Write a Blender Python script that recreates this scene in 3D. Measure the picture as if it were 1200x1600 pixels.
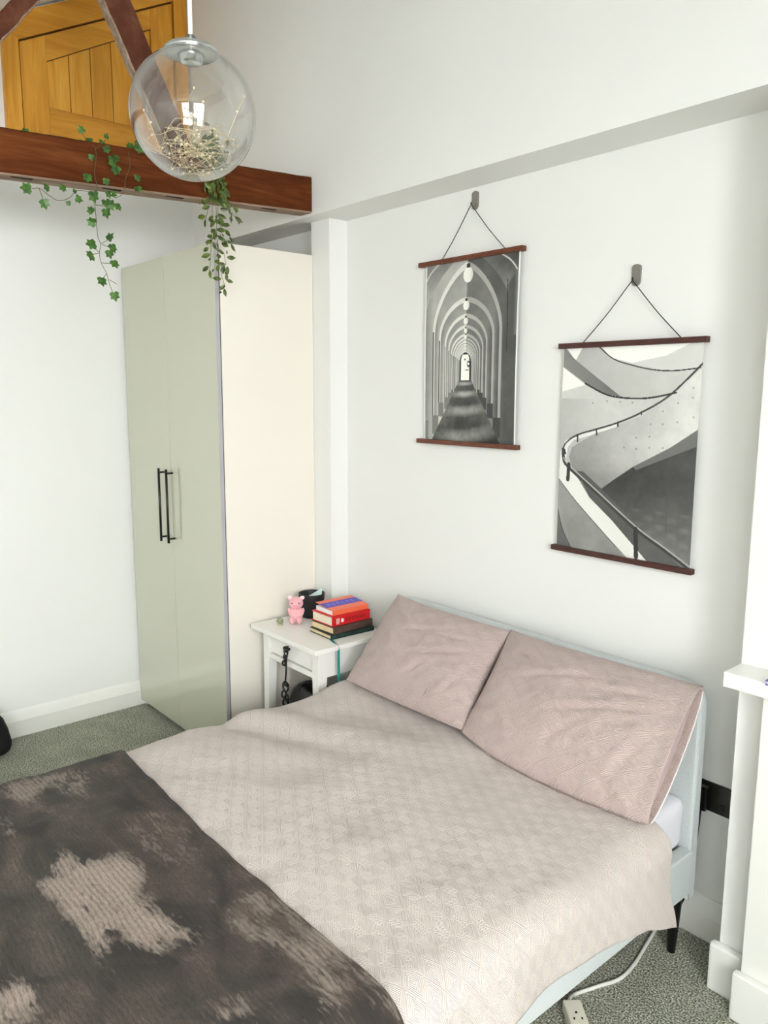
import bpy, bmesh, math, random
import numpy as np
from mathutils import Vector, Matrix, noise

for o in list(bpy.data.objects): bpy.data.objects.remove(o)
S = bpy.context.scene
C = S.collection
random.seed(7)

# ------------------------------------------------------------ camera
cam_d = bpy.data.cameras.new('camera'); cam = bpy.data.objects.new('camera', cam_d); C.objects.link(cam)
cam_d.sensor_fit = 'VERTICAL'; cam_d.sensor_height = 32.0; cam_d.lens = 32.0*1212.85/1600
cam_d.clip_start = 0.05
r = Vector((0.65142286, 0.75870322, 0.00420479)); u = Vector((-0.11874071, 0.09647399, 0.98822741)); f = Vector((-0.74936567, 0.6442532, -0.15293432))
M = Matrix((r, u, -f)).transposed().to_4x4(); M.translation = Vector((4.0451, -2.2796, 1.7365))
cam.matrix_world = M
S.camera = cam

# ------------------------------------------------------------ light, exposure
S.view_settings.view_transform = 'Standard'; S.view_settings.look = 'None'
S.view_settings.exposure = 0.49; S.view_settings.gamma = 1.0
S.view_settings.use_curve_mapping = False
W = bpy.data.worlds.new('world'); S.world = W; W.use_nodes = True
W.node_tree.nodes['Background'].inputs[0].default_value = (0.99, 0.97, 1.0, 1); W.node_tree.nodes['Background'].inputs[1].default_value = 8.0

def area(name, loc, direction, sx, sy, power, col):
    l = bpy.data.lights.new(name, 'AREA'); l.shape = 'RECTANGLE'; l.size = sx; l.size_y = sy; l.energy = power; l.color = col
    o = bpy.data.objects.new(name, l); C.objects.link(o); o.location = loc
    o.rotation_euler = Vector(direction).to_track_quat('-Z', 'Y').to_euler(); return o
XR = 5.35; YB = -5.2
WIN = [(-2.95, -1.75), (-4.70, -3.50)]
for a, b in WIN:
    area('daylight', (XR+0.55, (a+b)/2, 2.25), (-1, 0, -0.75), abs(b-a), 1.5, 150, (1.0, 0.983, 1.0))
def zc(y): return max(3.42+0.51*(y+1.115), 2.66)   # pitched ceiling, level over the rest of the room

# ------------------------------------------------------------ helpers
def lin(c):
    if isinstance(c, (int, float)): c = (c, c, c)
    return tuple((v/255/12.92 if v/255 <= 0.04045 else ((v/255+0.055)/1.055)**2.4) for v in c)

def node(nt, t, **k):
    n = nt.nodes.new(t)
    for a, b in k.items(): setattr(n, a, b)
    return n

def mat(name, col, rough=0.6, metal=0.0, var=0.0, vscale=8.0, bump=0.0, bscale=200.0, spec=0.5, coat=0.0, stretch=None, col2=None, sheen=0.0, emit=0):
    m = bpy.data.materials.new(name); m.use_nodes = True; nt = m.node_tree; b = nt.nodes['Principled BSDF']
    c = (*lin(col), 1)
    b.inputs['Base Color'].default_value = c; b.inputs['Roughness'].default_value = rough; b.inputs['Metallic'].default_value = metal
    b.inputs['Specular IOR Level'].default_value = spec; b.inputs['Coat Weight'].default_value = coat
    b.inputs['Sheen Weight'].default_value = sheen
    tc = node(nt, 'ShaderNodeTexCoord'); mp = node(nt, 'ShaderNodeMapping'); nt.links.new(tc.outputs['Object'], mp.inputs[0])
    if stretch: mp.inputs['Scale'].default_value = stretch
    if var > 0 or col2:
        n = node(nt, 'ShaderNodeTexNoise'); n.inputs['Scale'].default_value = vscale; n.inputs['Detail'].default_value = 5
        nt.links.new(mp.outputs[0], n.inputs['Vector'])
        rmp = node(nt, 'ShaderNodeValToRGB'); nt.links.new(n.outputs[0], rmp.inputs[0])
        a = c; d = (*lin(col2), 1) if col2 else tuple(v*(1-var) for v in c[:3])+(1,)
        rmp.color_ramp.elements[0].position = 0.35; rmp.color_ramp.elements[1].position = 0.65
        rmp.color_ramp.elements[0].color = d; rmp.color_ramp.elements[1].color = a
        nt.links.new(rmp.outputs[0], b.inputs['Base Color'])
    if bump > 0:
        n2 = node(nt, 'ShaderNodeTexNoise'); n2.inputs['Scale'].default_value = bscale; n2.inputs['Detail'].default_value = 3
        nt.links.new(mp.outputs[0], n2.inputs['Vector'])
        bp = node(nt, 'ShaderNodeBump'); bp.inputs['Strength'].default_value = bump; bp.inputs['Distance'].default_value = 0.002
        nt.links.new(n2.outputs[0], bp.inputs['Height']); nt.links.new(bp.outputs[0], b.inputs['Normal'])
    return m

def obj(name, me, m=None, parent=None, smooth=False):
    if isinstance(me, bmesh.types.BMesh):
        bmesh.ops.recalc_face_normals(me, faces=me.faces)
        d = bpy.data.meshes.new(name); me.to_mesh(d); me.free(); me = d
    o = bpy.data.objects.new(name, me); C.objects.link(o)
    if m: me.materials.append(m)
    if smooth:
        for p in me.polygons: p.use_smooth = True
    if parent: o.parent = parent
    return o

def tag(o, label=None, cat=None, group=None, kind=None):
    if label: o['label'] = label
    if cat: o['category'] = cat
    if group: o['group'] = group
    if kind: o['kind'] = kind
    return o

def thing(name, label, cat, loc=(0, 0, 0), rz=0, group=None):
    o = bpy.data.objects.new(name, None); C.objects.link(o); o.location = loc; o.rotation_euler = (0, 0, rz)
    o.empty_display_size = 0.05
    return tag(o, label, cat, group)

def bx(bm, a, b, bevel=0.0, seg=2, mtx=None):
    a = Vector(a); b = Vector(b)
    res = bmesh.ops.create_cube(bm, size=1.0); vs = res['verts']
    for v in vs: v.co = Vector((a[i]+(v.co[i]+0.5)*(b[i]-a[i]) for i in range(3)))
    if bevel > 0:
        es = list({e for v in vs for e in v.link_edges})
        rr = bmesh.ops.bevel(bm, geom=es, offset=bevel, segments=seg, profile=0.6, affect='EDGES')
        vs = list({v for f_ in rr['faces'] for v in f_.verts} | {v for v in vs if v.is_valid})
    if mtx is not None: bmesh.ops.transform(bm, matrix=mtx, verts=vs)
    return vs

def box(name, a, b, m, parent=None, bevel=0.0, seg=2, mtx=None, smooth=False):
    bm = bmesh.new(); bx(bm, a, b, bevel, seg, mtx); return obj(name, bm, m, parent, smooth)

def struct(name, a, b, m, parent=None, bevel=0.0):
    return tag(box(name, a, b, m, parent, bevel), kind='structure')

def smoothline(pts, n=6):
    pts = [Vector(p) for p in pts]; out = []
    if len(pts) < 3: return pts
    P = [2*pts[0]-pts[1]]+pts+[2*pts[-1]-pts[-2]]
    for i in range(1, len(P)-2):
        for k in range(n):
            t = k/n; a, b, c, d = P[i-1], P[i], P[i+1], P[i+2]
            out.append(0.5*((2*b)+(c-a)*t+(2*a-5*b+4*c-d)*t*t+(3*b-a-3*c+d)*t**3))
    out.append(pts[-1]); return out

def tube(bm, pts, rad, seg=8, radii=None, flat=None):
    pts = [Vector(p) for p in pts]; rings = []; up = Vector((0.13, 0.31, 0.94))
    for i, p in enumerate(pts):
        d = (pts[min(i+1, len(pts)-1)]-pts[max(i-1, 0)])
        d = d.normalized() if d.length > 1e-9 else Vector((0, 0, 1))
        x = d.cross(up)
        if x.length < 1e-3: x = d.cross(Vector((1, 0, 0)))
        x.normalize(); y = d.cross(x).normalized()
        up = x.cross(d)
        rr = radii[i] if radii else rad
        rings.append([bm.verts.new(p+x*math.cos(2*math.pi*k/seg)*rr+y*math.sin(2*math.pi*k/seg)*rr*(flat or 1)) for k in range(seg)])
    for a, b in zip(rings, rings[1:]):
        for k in range(seg): bm.faces.new((a[k], a[(k+1) % seg], b[(k+1) % seg], b[k]))
    bm.faces.new(rings[0][::-1]); bm.faces.new(rings[-1])

def lathe(bm, prof, seg=48, c=(0, 0, 0)):
    c = Vector(c); rings = []
    for rr, z in prof:
        if rr < 1e-6: rings.append([bm.verts.new(c+Vector((0, 0, z)))])
        else: rings.append([bm.verts.new(c+Vector((rr*math.cos(2*math.pi*k/seg), rr*math.sin(2*math.pi*k/seg), z))) for k in range(seg)])
    for a, b in zip(rings, rings[1:]):
        for k in range(seg):
            k2 = (k+1) % seg
            if len(a) == 1 and len(b) == 1: continue
            if len(a) == 1: bm.faces.new((a[0], b[k2], b[k]))
            elif len(b) == 1: bm.faces.new((a[k], a[k2], b[0]))
            else: bm.faces.new((a[k], a[k2], b[k2], b[k]))

def prism(bm, poly, axis, a, b):
    """poly: list of 2D pts in the two axes other than axis; extruded from a to b"""
    def mk(p, h):
        q = [p[0], p[1]]; q.insert(axis, h); return bm.verts.new(q)
    A = [mk(p, a) for p in poly]; B = [mk(p, b) for p in poly]; n = len(poly)
    bm.faces.new(A); bm.faces.new(B[::-1])
    for i in range(n): bm.faces.new((A[i], B[i], B[(i+1) % n], A[(i+1) % n]))

def grid(name, X, m=None, parent=None, cols=None, uv=None):
    """X: (ny,nx,3) array"""
    ny, nx = X.shape[:2]; idx = np.arange(ny*nx).reshape(ny, nx)
    q = np.stack([idx[:-1, :-1], idx[:-1, 1:], idx[1:, 1:], idx[1:, :-1]], -1).reshape(-1, 4)
    me = bpy.data.meshes.new(name); me.from_pydata(X.reshape(-1, 3).tolist(), [], q.tolist())
    if cols is not None:
        at = me.color_attributes.new('tint', 'FLOAT_COLOR', 'POINT'); c4 = np.ones((ny*nx, 4)); c4[:, :3] = cols.reshape(-1, 3)
        at.data.foreach_set('color', c4.ravel())
    if uv is not None:
        l = me.uv_layers.new(name='UVMap'); U = uv.reshape(-1, 2)[q.ravel()]; l.data.foreach_set('uv', U.ravel())
    return obj(name, me, m, parent, True)

# ------------------------------------------------------------ materials
wall_m = mat('wall paint', (235, 235, 231), 0.75, bump=0.05, bscale=350)
ceil_m = mat('ceiling paint', (238, 238, 235), 0.8)
trim_m = mat('gloss trim paint', (240, 240, 234), 0.35, bump=0.03, bscale=30)
ward_m = mat('wardrobe side laminate', (236, 230, 218), 0.45)
wdoor_m = mat('wardrobe door gloss', (198, 199, 178), 0.10, coat=0.6)
dark_m = mat('black metal', (18, 18, 18), 0.35)
tbl_m = mat('white furniture paint', (240, 238, 232), 0.4)
frame_m = mat('grey blue bed fabric', (214, 220, 219), 0.9, var=0.12, vscale=300, bump=0.5, bscale=900)
sheet_m = mat('white cotton', (238, 238, 242), 0.85, bump=0.2, bscale=40)
chrome_m = mat('brushed chrome', (200, 204, 204), 0.22, metal=1.0)
cord_m = mat('white cord', (236, 235, 228), 0.4)
leaf_m = mat('ivy leaf', (74, 118, 34), 0.45, col2=(30, 66, 20), vscale=60)
leaf2_m = mat('small glossy leaf', (96, 112, 34), 0.4, col2=(36, 58, 16), vscale=60)
stem_m = mat('vine stem', (92, 84, 58), 0.7)
hook_m = mat('grey adhesive hook', (128, 124, 116), 0.4)
rod_m = mat('teak rod', (116, 62, 36), 0.45, col2=(82, 38, 22), vscale=30, stretch=(1, 8, 8))
rod2_m = mat('dark walnut rod', (80, 40, 32), 0.45, col2=(58, 26, 22), vscale=30, stretch=(1, 8, 8))
string_m = mat('black string', (22, 22, 22), 0.8)

def carpet_mat():
    m = bpy.data.materials.new('speckled carpet'); m.use_nodes = True; nt = m.node_tree; b = nt.nodes['Principled BSDF']; b.inputs['Roughness'].default_value = 0.95
    b.inputs['Specular IOR Level'].default_value = 0.1
    tc = node(nt, 'ShaderNodeTexCoord')
    n = node(nt, 'ShaderNodeTexNoise'); n.inputs['Scale'].default_value = 190; n.inputs['Detail'].default_value = 3; nt.links.new(tc.outputs['Object'], n.inputs['Vector'])
    n3 = node(nt, 'ShaderNodeTexNoise'); n3.inputs['Scale'].default_value = 9; n3.inputs['Detail'].default_value = 4; nt.links.new(tc.outputs['Object'], n3.inputs['Vector'])
    rmp = node(nt, 'ShaderNodeValToRGB'); e = rmp.color_ramp.elements
    e[0].position = 0.36; e[0].color = (*lin((84, 86, 74)), 1); e[1].position = 0.64; e[1].color = (*lin((228, 229, 212)), 1)
    k = rmp.color_ramp.elements.new(0.5); k.color = (*lin((162, 164, 148)), 1)
    nt.links.new(n.outputs[0], rmp.inputs[0])
    mx = node(nt, 'ShaderNodeMix', data_type='RGBA', blend_type='MULTIPLY'); mx.inputs[0].default_value = 0.5
    r2 = node(nt, 'ShaderNodeValToRGB'); r2.color_ramp.elements[0].position = 0.3; r2.color_ramp.elements[0].color = (0.6, 0.62, 0.58, 1); r2.color_ramp.elements[1].position = 0.65; r2.color_ramp.elements[1].color = (1, 1, 1, 1)
    nt.links.new(n3.outputs[0], r2.inputs[0]); nt.links.new(rmp.outputs[0], mx.inputs[6]); nt.links.new(r2.outputs[0], mx.inputs[7]); nt.links.new(mx.outputs[2], b.inputs['Base Color'])
    bp = node(nt, 'ShaderNodeBump'); bp.inputs['Strength'].default_value = 1.0; bp.inputs['Distance'].default_value = 0.006
    nt.links.new(n.outputs[0], bp.inputs['Height']); nt.links.new(bp.outputs[0], b.inputs['Normal'])
    return m

def wood_mat(name, c1, c2, c3, scale=3.0, stretch=(1, 1, 12), rough=0.5, bump=0.3):
    m = bpy.data.materials.new(name); m.use_nodes = True; nt = m.node_tree; b = nt.nodes['Principled BSDF']; b.inputs['Roughness'].default_value = rough
    tc = node(nt, 'ShaderNodeTexCoord'); mp = node(nt, 'ShaderNodeMapping'); mp.inputs['Scale'].default_value = stretch; nt.links.new(tc.outputs['Object'], mp.inputs[0])
    n = node(nt, 'ShaderNodeTexNoise'); n.inputs['Scale'].default_value = scale; n.inputs['Detail'].default_value = 8; n.inputs['Roughness'].default_value = 0.65; n.inputs['Distortion'].default_value = 0.6
    nt.links.new(mp.outputs[0], n.inputs['Vector'])
    rmp = node(nt, 'ShaderNodeValToRGB'); e = rmp.color_ramp.elements
    e[0].position = 0.3; e[0].color = (*lin(c1), 1); e[1].position = 0.72; e[1].color = (*lin(c3), 1); k = e.new(0.5); k.color = (*lin(c2), 1)
    nt.links.new(n.outputs[0], rmp.inputs[0]); nt.links.new(rmp.outputs[0], b.inputs['Base Color'])
    bp = node(nt, 'ShaderNodeBump'); bp.inputs['Strength'].default_value = bump; bp.inputs['Distance'].default_value = 0.003
    nt.links.new(n.outputs[0], bp.inputs['Height']); nt.links.new(bp.outputs[0], b.inputs['Normal'])
    return m

def quilt_mat(name, c1, c2, cell=0.105, bstr=0.6):
    """woven quilt of concentric diamonds, in UV metres"""
    m = bpy.data.materials.new(name); m.use_nodes = True; nt = m.node_tree; b = nt.nodes['Principled BSDF']; b.inputs['Roughness'].default_value = 0.85
    b.inputs['Sheen Weight'].default_value = 0.15; b.inputs['Specular IOR Level'].default_value = 0.25
    L = nt.links.new
    def ma(op, a, b_=None, c_=None):
        n = node(nt, 'ShaderNodeMath', operation=op)
        for i, v in enumerate((a, b_, c_)):
            if v is None: continue
            if isinstance(v, (int, float)): n.inputs[i].default_value = v
            else: L(v, n.inputs[i])
        return n.outputs[0]
    uv = node(nt, 'ShaderNodeUVMap'); sp = node(nt, 'ShaderNodeSeparateXYZ'); L(uv.outputs[0], sp.inputs[0])
    a = ma('MULTIPLY', sp.outputs[0], 1/cell); c = ma('MULTIPLY', sp.outputs[1], 1/(cell*0.62))
    # rotate to diamond lattice cells: fold both axes and alternate
    fa = ma('ABSOLUTE', ma('SUBTRACT', ma('FRACT', a), 0.5)); fc = ma('ABSOLUTE', ma('SUBTRACT', ma('FRACT', c), 0.5))
    s_ = ma('ADD', fa, fc); inner = ma('ABSOLUTE', ma('SUBTRACT', s_, 0.5))
    line = ma('SINE', ma('MULTIPLY', inner, 2*math.pi*12))
    nz = node(nt, 'ShaderNodeTexNoise'); nz.inputs['Scale'].default_value = 900; L(uv.outputs[0], nz.inputs['Vector'])
    h = ma('ADD', ma('MULTIPLY', line, 0.5), ma('MULTIPLY', nz.outputs[0], 0.5))
    big = node(nt, 'ShaderNodeTexNoise'); big.inputs['Scale'].default_value = 26; big.inputs['Detail'].default_value = 4; L(uv.outputs[0], big.inputs['Vector'])
    h = ma('ADD', h, ma('MULTIPLY', big.outputs[0], 1.6))
    bp = node(nt, 'ShaderNodeBump'); bp.inputs['Strength'].default_value = bstr; bp.inputs['Distance'].default_value = 0.0025
    L(h, bp.inputs['Height']); L(bp.outputs[0], b.inputs['Normal'])
    mx = node(nt, 'ShaderNodeMix', data_type='RGBA'); mx.inputs[6].default_value = (*lin(c1), 1); mx.inputs[7].default_value = (*lin(c2), 1)
    L(ma('MULTIPLY_ADD', line, 0.5, 0.5), mx.inputs[0]); L(mx.outputs[2], b.inputs['Base Color'])
    return m

def matte(m, sp=.15, ro=.85):
    b = m.node_tree.nodes['Principled BSDF']; b.inputs['Specular IOR Level'].default_value = sp; b.inputs['Roughness'].default_value = ro; return m
beam_m = wood_mat('old stained beam', (62, 28, 8), (90, 44, 16), (118, 66, 32), 2.5, (6, 0.9, 8))
beamlow_m = wood_mat('worn lit underside wood', (112, 92, 78), (150, 128, 110), (182, 164, 148), 3, (8, 1.0, 8))  # worn wood; the pale tone also paints in light on the undersides
strut_m = wood_mat('dark strut wood', (66, 36, 26), (90, 52, 38), (120, 78, 58), 3, (8, 2, 1.5))
matte(beam_m); matte(beamlow_m); matte(strut_m)
oak_m = wood_mat('golden oak', (186, 122, 24), (212, 148, 42), (228, 170, 64), 2.2, (8, 8, 0.8), 0.4, 0.12)
oakh_m = wood_mat('golden oak rail', (180, 118, 22), (206, 142, 38), (222, 164, 60), 2.2, (8, 0.8, 8), 0.4, 0.12)
gap_m = mat('dark joint', (70, 34, 12), 0.8)
duvet_m = quilt_mat('blush quilted cotton', (231, 220, 212), (210, 197, 190), 0.088, 0.85)
pil_m = quilt_mat('mauve quilted cotton', (212, 193, 187), (190, 170, 164), 0.088, 0.8)
blush_in = mat('pillowcase inside', (190, 172, 168), 0.9, bump=0.3, bscale=60)

# ------------------------------------------------------------ the room shell
d = 0.187; HS = 2.505
tag(box('floor', (-0.2, YB-0.2, -0.12), (XR+0.2, 0.2, 0), carpet_mat()), kind='structure')
def wall_poly(name, axis, a, b, poly):
    bm = bmesh.new(); prism(bm, poly, axis, a, b); return tag(obj(name, bm, wall_m), kind='structure')
ztop = zc(0)+0.05
wall_poly('wall_left', 0, -0.15, 0.0, [(YB-0.2, 0), (0.2, 0), (0.2, zc(0.2)+0.1), (-2.605, zc(-2.605)+0.1), (YB-0.2, zc(YB-0.2)+0.1)])
struct('wall_back', (0, 0, 0), (XR, 0.2, HS+0.02), wall_m)
wall_poly('wall_back_upper', 1, -d, 0.2, [(0, HS), (XR, HS), (XR, zc(-d)+0.1), (0, zc(-d)+0.1)])
struct('wall_pier', (0.985, -0.10, 0), (1.125, 0.0, HS), wall_m)
struct('wall_chimney', (3.13, -d, 0), (XR, 0.0, HS), wall_m)
# wall behind the camera (front) and the window wall (right)
wall_poly('wall_front', 1, YB-0.2, YB, [(0, 0), (XR, 0), (XR, zc(YB)+0.1), (0, zc(YB)+0.1)])
bm = bmesh.new()
def wy(a, b, z0, z1f):
    prism(bm, [(a, z0), (b, z0), (b, z1f(b)), (a, z1f(a))], 0, XR, XR+0.2)
Z0, Z1 = 0.95, 2.5
edges = [YB-0.2, WIN[1][0], WIN[1][1], WIN[0][0], WIN[0][1], 0.2]
top = lambda y: zc(y)+0.1
ztw = lambda y: min(Z1, zc(y)-0.1)
wy(edges[0], edges[1], 0, top); wy(edges[2], edges[3], 0, top); wy(edges[4], edges[5], 0, top)
for a, b in WIN:
    prism(bm, [(a, 0), (b, 0), (b, Z0), (a, Z0)], 0, XR, XR+0.2)
    zt = ztw(a)
    prism(bm, [(a, zt), (b, zt), (b, top(b)), (a, top(a))], 0, XR, XR+0.2)
tag(obj('wall_right', bm, wall_m), kind='structure')
def glass_mat(name, tint=(0.97, 0.99, 0.985), gloss=0.0, base=1.45, edge=0.0):
    m = bpy.data.materials.new(name); m.use_nodes = True; nt = m.node_tree
    for n in list(nt.nodes):
        if n.type != 'OUTPUT_MATERIAL': nt.nodes.remove(n)
    out = nt.nodes['Material Output']; tr = node(nt, 'ShaderNodeBsdfTransparent'); tr.inputs[0].default_value = (*tint, 1)
    gl = node(nt, 'ShaderNodeBsdfGlossy'); gl.inputs['Roughness'].default_value = gloss
    # thin sheet of glass: same Fresnel curve from either side
    ge = node(nt, 'ShaderNodeNewGeometry'); dt = node(nt, 'ShaderNodeVectorMath', operation='DOT_PRODUCT')
    nt.links.new(ge.outputs['Incoming'], dt.inputs[0]); nt.links.new(ge.outputs['Normal'], dt.inputs[1])
    ab = node(nt, 'ShaderNodeMath', operation='ABSOLUTE'); nt.links.new(dt.outputs['Value'], ab.inputs[0])
    su = node(nt, 'ShaderNodeMath', operation='SUBTRACT'); su.inputs[0].default_value = 1.0; nt.links.new(ab.outputs[0], su.inputs[1])
    pw = node(nt, 'ShaderNodeMath', operation='POWER'); nt.links.new(su.outputs[0], pw.inputs[0]); pw.inputs[1].default_value = 3.3
    fr = node(nt, 'ShaderNodeMath', operation='MULTIPLY_ADD'); nt.links.new(pw.outputs[0], fr.inputs[0]); fr.inputs[1].default_value = 0.9; fr.inputs[2].default_value = 0.07
    mx = node(nt, 'ShaderNodeMixShader'); nt.links.new(fr.outputs[0], mx.inputs[0]); nt.links.new(tr.outputs[0], mx.inputs[1]); nt.links.new(gl.outputs[0], mx.inputs[2])
    nt.links.new(mx.outputs[0], out.inputs[0]); return m
pane_m = glass_mat('window glass')
for i, (a, b) in enumerate(WIN):
    w = thing('window_%d' % (i+1), None, None, (XR+0.08, (a+b)/2, Z0)); w['kind'] = 'structure'
    zt = ztw(a)-Z0; hw = (b-a)/2; bm = bmesh.new()
    for q in [((-.03, -hw, 0), (.03, hw, .05)), ((-.03, -hw, zt-.05), (.03, hw, zt)), ((-.03, -hw, 0), (.03, -hw+.05, zt)), ((-.03, hw-.05, 0), (.03, hw, zt)), ((-.03, -hw, zt/2-.02), (.03, hw, zt/2+.02))]: bx(bm, *q)
    obj('window_frame', bm, trim_m, w)
    box('window_pane', (-.004, -hw+.03, .03), (.004, hw-.03, zt-.03), pane_m, w)
    box('window_sill', (-.20, -hw-.05, -.035), (-.03, hw+.05, 0), trim_m, w, 0.006)

# sloping ceiling
bm = bmesh.new()
def slab(x0, x1, y0, y1, t0=0.0, t1=0.14):
    vs = []
    for z in (t0, t1):
        for x, y in ((x0, y0), (x1, y0), (x1, y1), (x0, y1)): vs.append(bm.verts.new((x, y, zc(y)+z)))
    for q in ((0, 1, 2, 3), (7, 6, 5, 4), (0, 4, 5, 1), (1, 5, 6, 2), (2, 6, 7, 3), (3, 7, 4, 0)): bm.faces.new([vs[i] for i in q])
slab(0, XR, -2.605, -d); slab(0, XR, YB, -2.605)
tag(obj('ceiling', bm, ceil_m), kind='structure')

# baseboards: plain board with a thinner bevelled top
def baseboard(name, p, q, nrm, h=0.135, t=0.026):
    """p,q 2D ends on the wall; nrm outward"""
    p = Vector(p); q = Vector(q); n_ = Vector(nrm)
    prof = [(0, 0), (t, 0), (t, h*0.62), (t*0.35, h*0.96), (t*0.2, h), (0, h)]
    bm = bmesh.new(); A = []; B = []
    for a, z in prof:
        A.append(bm.verts.new((*(p+n_*a), z))); B.append(bm.verts.new((*(q+n_*a), z)))
    n = len(prof); bm.faces.new(A); bm.faces.new(B[::-1])
    for i in range(n): bm.faces.new((A[i], B[i], B[(i+1) % n], A[(i+1) % n]))
    return tag(obj(name, bm, trim_m), kind='structure')
baseboard('baseboard_left', (0, YB), (0, -0.0), (1, 0))
baseboard('baseboard_back', (1.125, 0), (3.13, 0), (0, -1))
baseboard('baseboard_front', (0, YB), (XR, YB), (0, 1))
baseboard('baseboard_right', (XR, YB), (XR, -d), (-1, 0))
struct('baseboard_chimney', (3.112, -d-0.028, 0), (3.206, -d, 0.15), trim_m, bevel=0.008)

# ------------------------------------------------------------ loft door high on the left wall
dr = thing('door_1', None, None, (0, -0.66, 2.80)); dr['kind'] = 'structure'
def yz(y, z): return (y+0.66, z-2.80)
ft = lambda y: 3.408+0.51*(y+1.115)         # top edge of frame
fy0, fy1 = -1.123, -0.205
# frame border ring, panel inside
def zt_in(y): return ft(y)-0.115
def quadp(bm, pts, x0, x1):
    prism(bm, [yz(*p) for p in pts], 0, x0, x1)
y0i, y1i = -1.052, -0.275
bm = bmesh.new()
quadp(bm, [(fy0, 2.80), (y0i, 2.80), (y0i, zt_in(y0i)), (fy0, ft(fy0))], 0.0, 0.035)
quadp(bm, [(y1i, 2.80), (fy1, 2.80), (fy1, ft(fy1)), (y1i, ft(y1i))], 0.0, 0.035)
obj('frame_jamb', bm, oak_m, dr)
bm = bmesh.new(); quadp(bm, [(fy0, ft(fy0)), (y0i, zt_in(y0i)), (y1i, zt_in(y1i)), (y1i, ft(y1i))], 0.0, 0.034)
obj('frame_head', bm, oakh_m, dr)
bm = bmesh.new(); quadp(bm, [(y0i, 2.81), (y1i, 2.81), (y1i, zt_in(y1i)), (y0i, zt_in(y0i))], 0.0, 0.008)
obj('joint', bm, gap_m, dr)
g = 0.007
pl = thing('door_panel', None, None); pl.parent = dr
y0p, y1p = y0i+g, y1i-g; ztp = lambda y: zt_in(y)-0.009
ys0, ys1 = -0.928, -0.40; zb = 3.062; zs = lambda y: 3.267+0.545*(y+0.928)
bm = bmesh.new()
quadp(bm, [(y0p, 2.82), (ys0, 2.82), (ys0, ztp(ys0)), (y0p, ztp(y0p))], 0.0, 0.024)
quadp(bm, [(ys1, 2.82), (y1p, 2.82), (y1p, ztp(y1p)), (ys1, ztp(ys1))], 0.0, 0.024)
obj('stile', bm, oak_m, pl)
bm = bmesh.new()
quadp(bm, [(ys0+.0008, 2.82), (ys1-.0008, 2.82), (ys1-.0008, zb), (ys0+.0008, zb)], 0.0, 0.0235)
quadp(bm, [(ys0+.0008, zs(ys0)), (ys1-.0008, zs(ys1)), (ys1-.0008, ztp(ys1)), (ys0+.0008, ztp(ys0))], 0.0, 0.0235)
obj('rail', bm, oakh_m, pl)
bm = bmesh.new(); nb = 5
for k in range(nb):
    a = ys0+0.0035+(ys1-ys0-0.004)*k/nb; b = ys0+(ys1-ys0-0.004)*(k+1)/nb-0.0005
    quadp(bm, [(a, zb+.004), (b, zb+.004), (b, zs(b)-.004), (a, zs(a)-.004)], 0.0, 0.016)
obj('board', bm, oak_m, pl)
box('hinge', (0.034, y1i+0.66-0.006, 0.50), (0.040, y1i+0.66+0.004, 0.60), mat('brass hinge', (190, 150, 70), 0.4, metal=0.6), dr)

# ------------------------------------------------------------ roof truss
def orient(o, a, b):
    pass
bz = lambda y: 2.514+(y+0.187)*0.0465
bt = thing('ceiling_beam', 'reddish brown old timber beam spanning below the loft door, trailing ivy', 'beam', (1.074, -1.9, 2.50))
bm = bmesh.new(); y1 = -3.2; rows = []
ring = lambda y, jit: [(1.030, y, bz(y)+.002), (1.112, y, bz(y)), (1.118, y, bz(y)+.006), (1.118+jit*.003, y, bz(y)+.08), (1.118, y, bz(y)+.146+jit*.004), (1.110, y, bz(y)+.152+jit*.003), (1.030, y, bz(y)+.152)]
ysb = np.linspace(-0.19, y1, 90)
for y in ysb:
    j = noise.noise(Vector((0, y*22, 0))); off = -0.0
    rows.append([bm.verts.new((x-1.074, yy+1.9, z-2.50)) for x, yy, z in ring(y, j)])
for a, b in zip(rows, rows[1:]):
    for k in range(7): bm.faces.new((a[k], a[(k+1) % 7], b[(k+1) % 7], b[k]))
bm.faces.new(rows[0]); bm.faces.new(rows[-1][::-1])
bo = obj('beam_timber', bm, beam_m, bt); bo.data.materials.append(beamlow_m)
for p in bo.data.polygons:
    if p.normal.z < -0.6: p.material_index = 1
slot_m = mat('mortise slot', (46, 24, 16), 0.9)
for y in (-1.395, -1.08, -0.83, -0.40):
    box('mortise_slot', (1.088-1.074, y-.035+1.9, bz(y)-2.50-.0015), (1.106-1.074, y+.035+1.9, bz(y)-2.50+.004), slot_m, bt)
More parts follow.
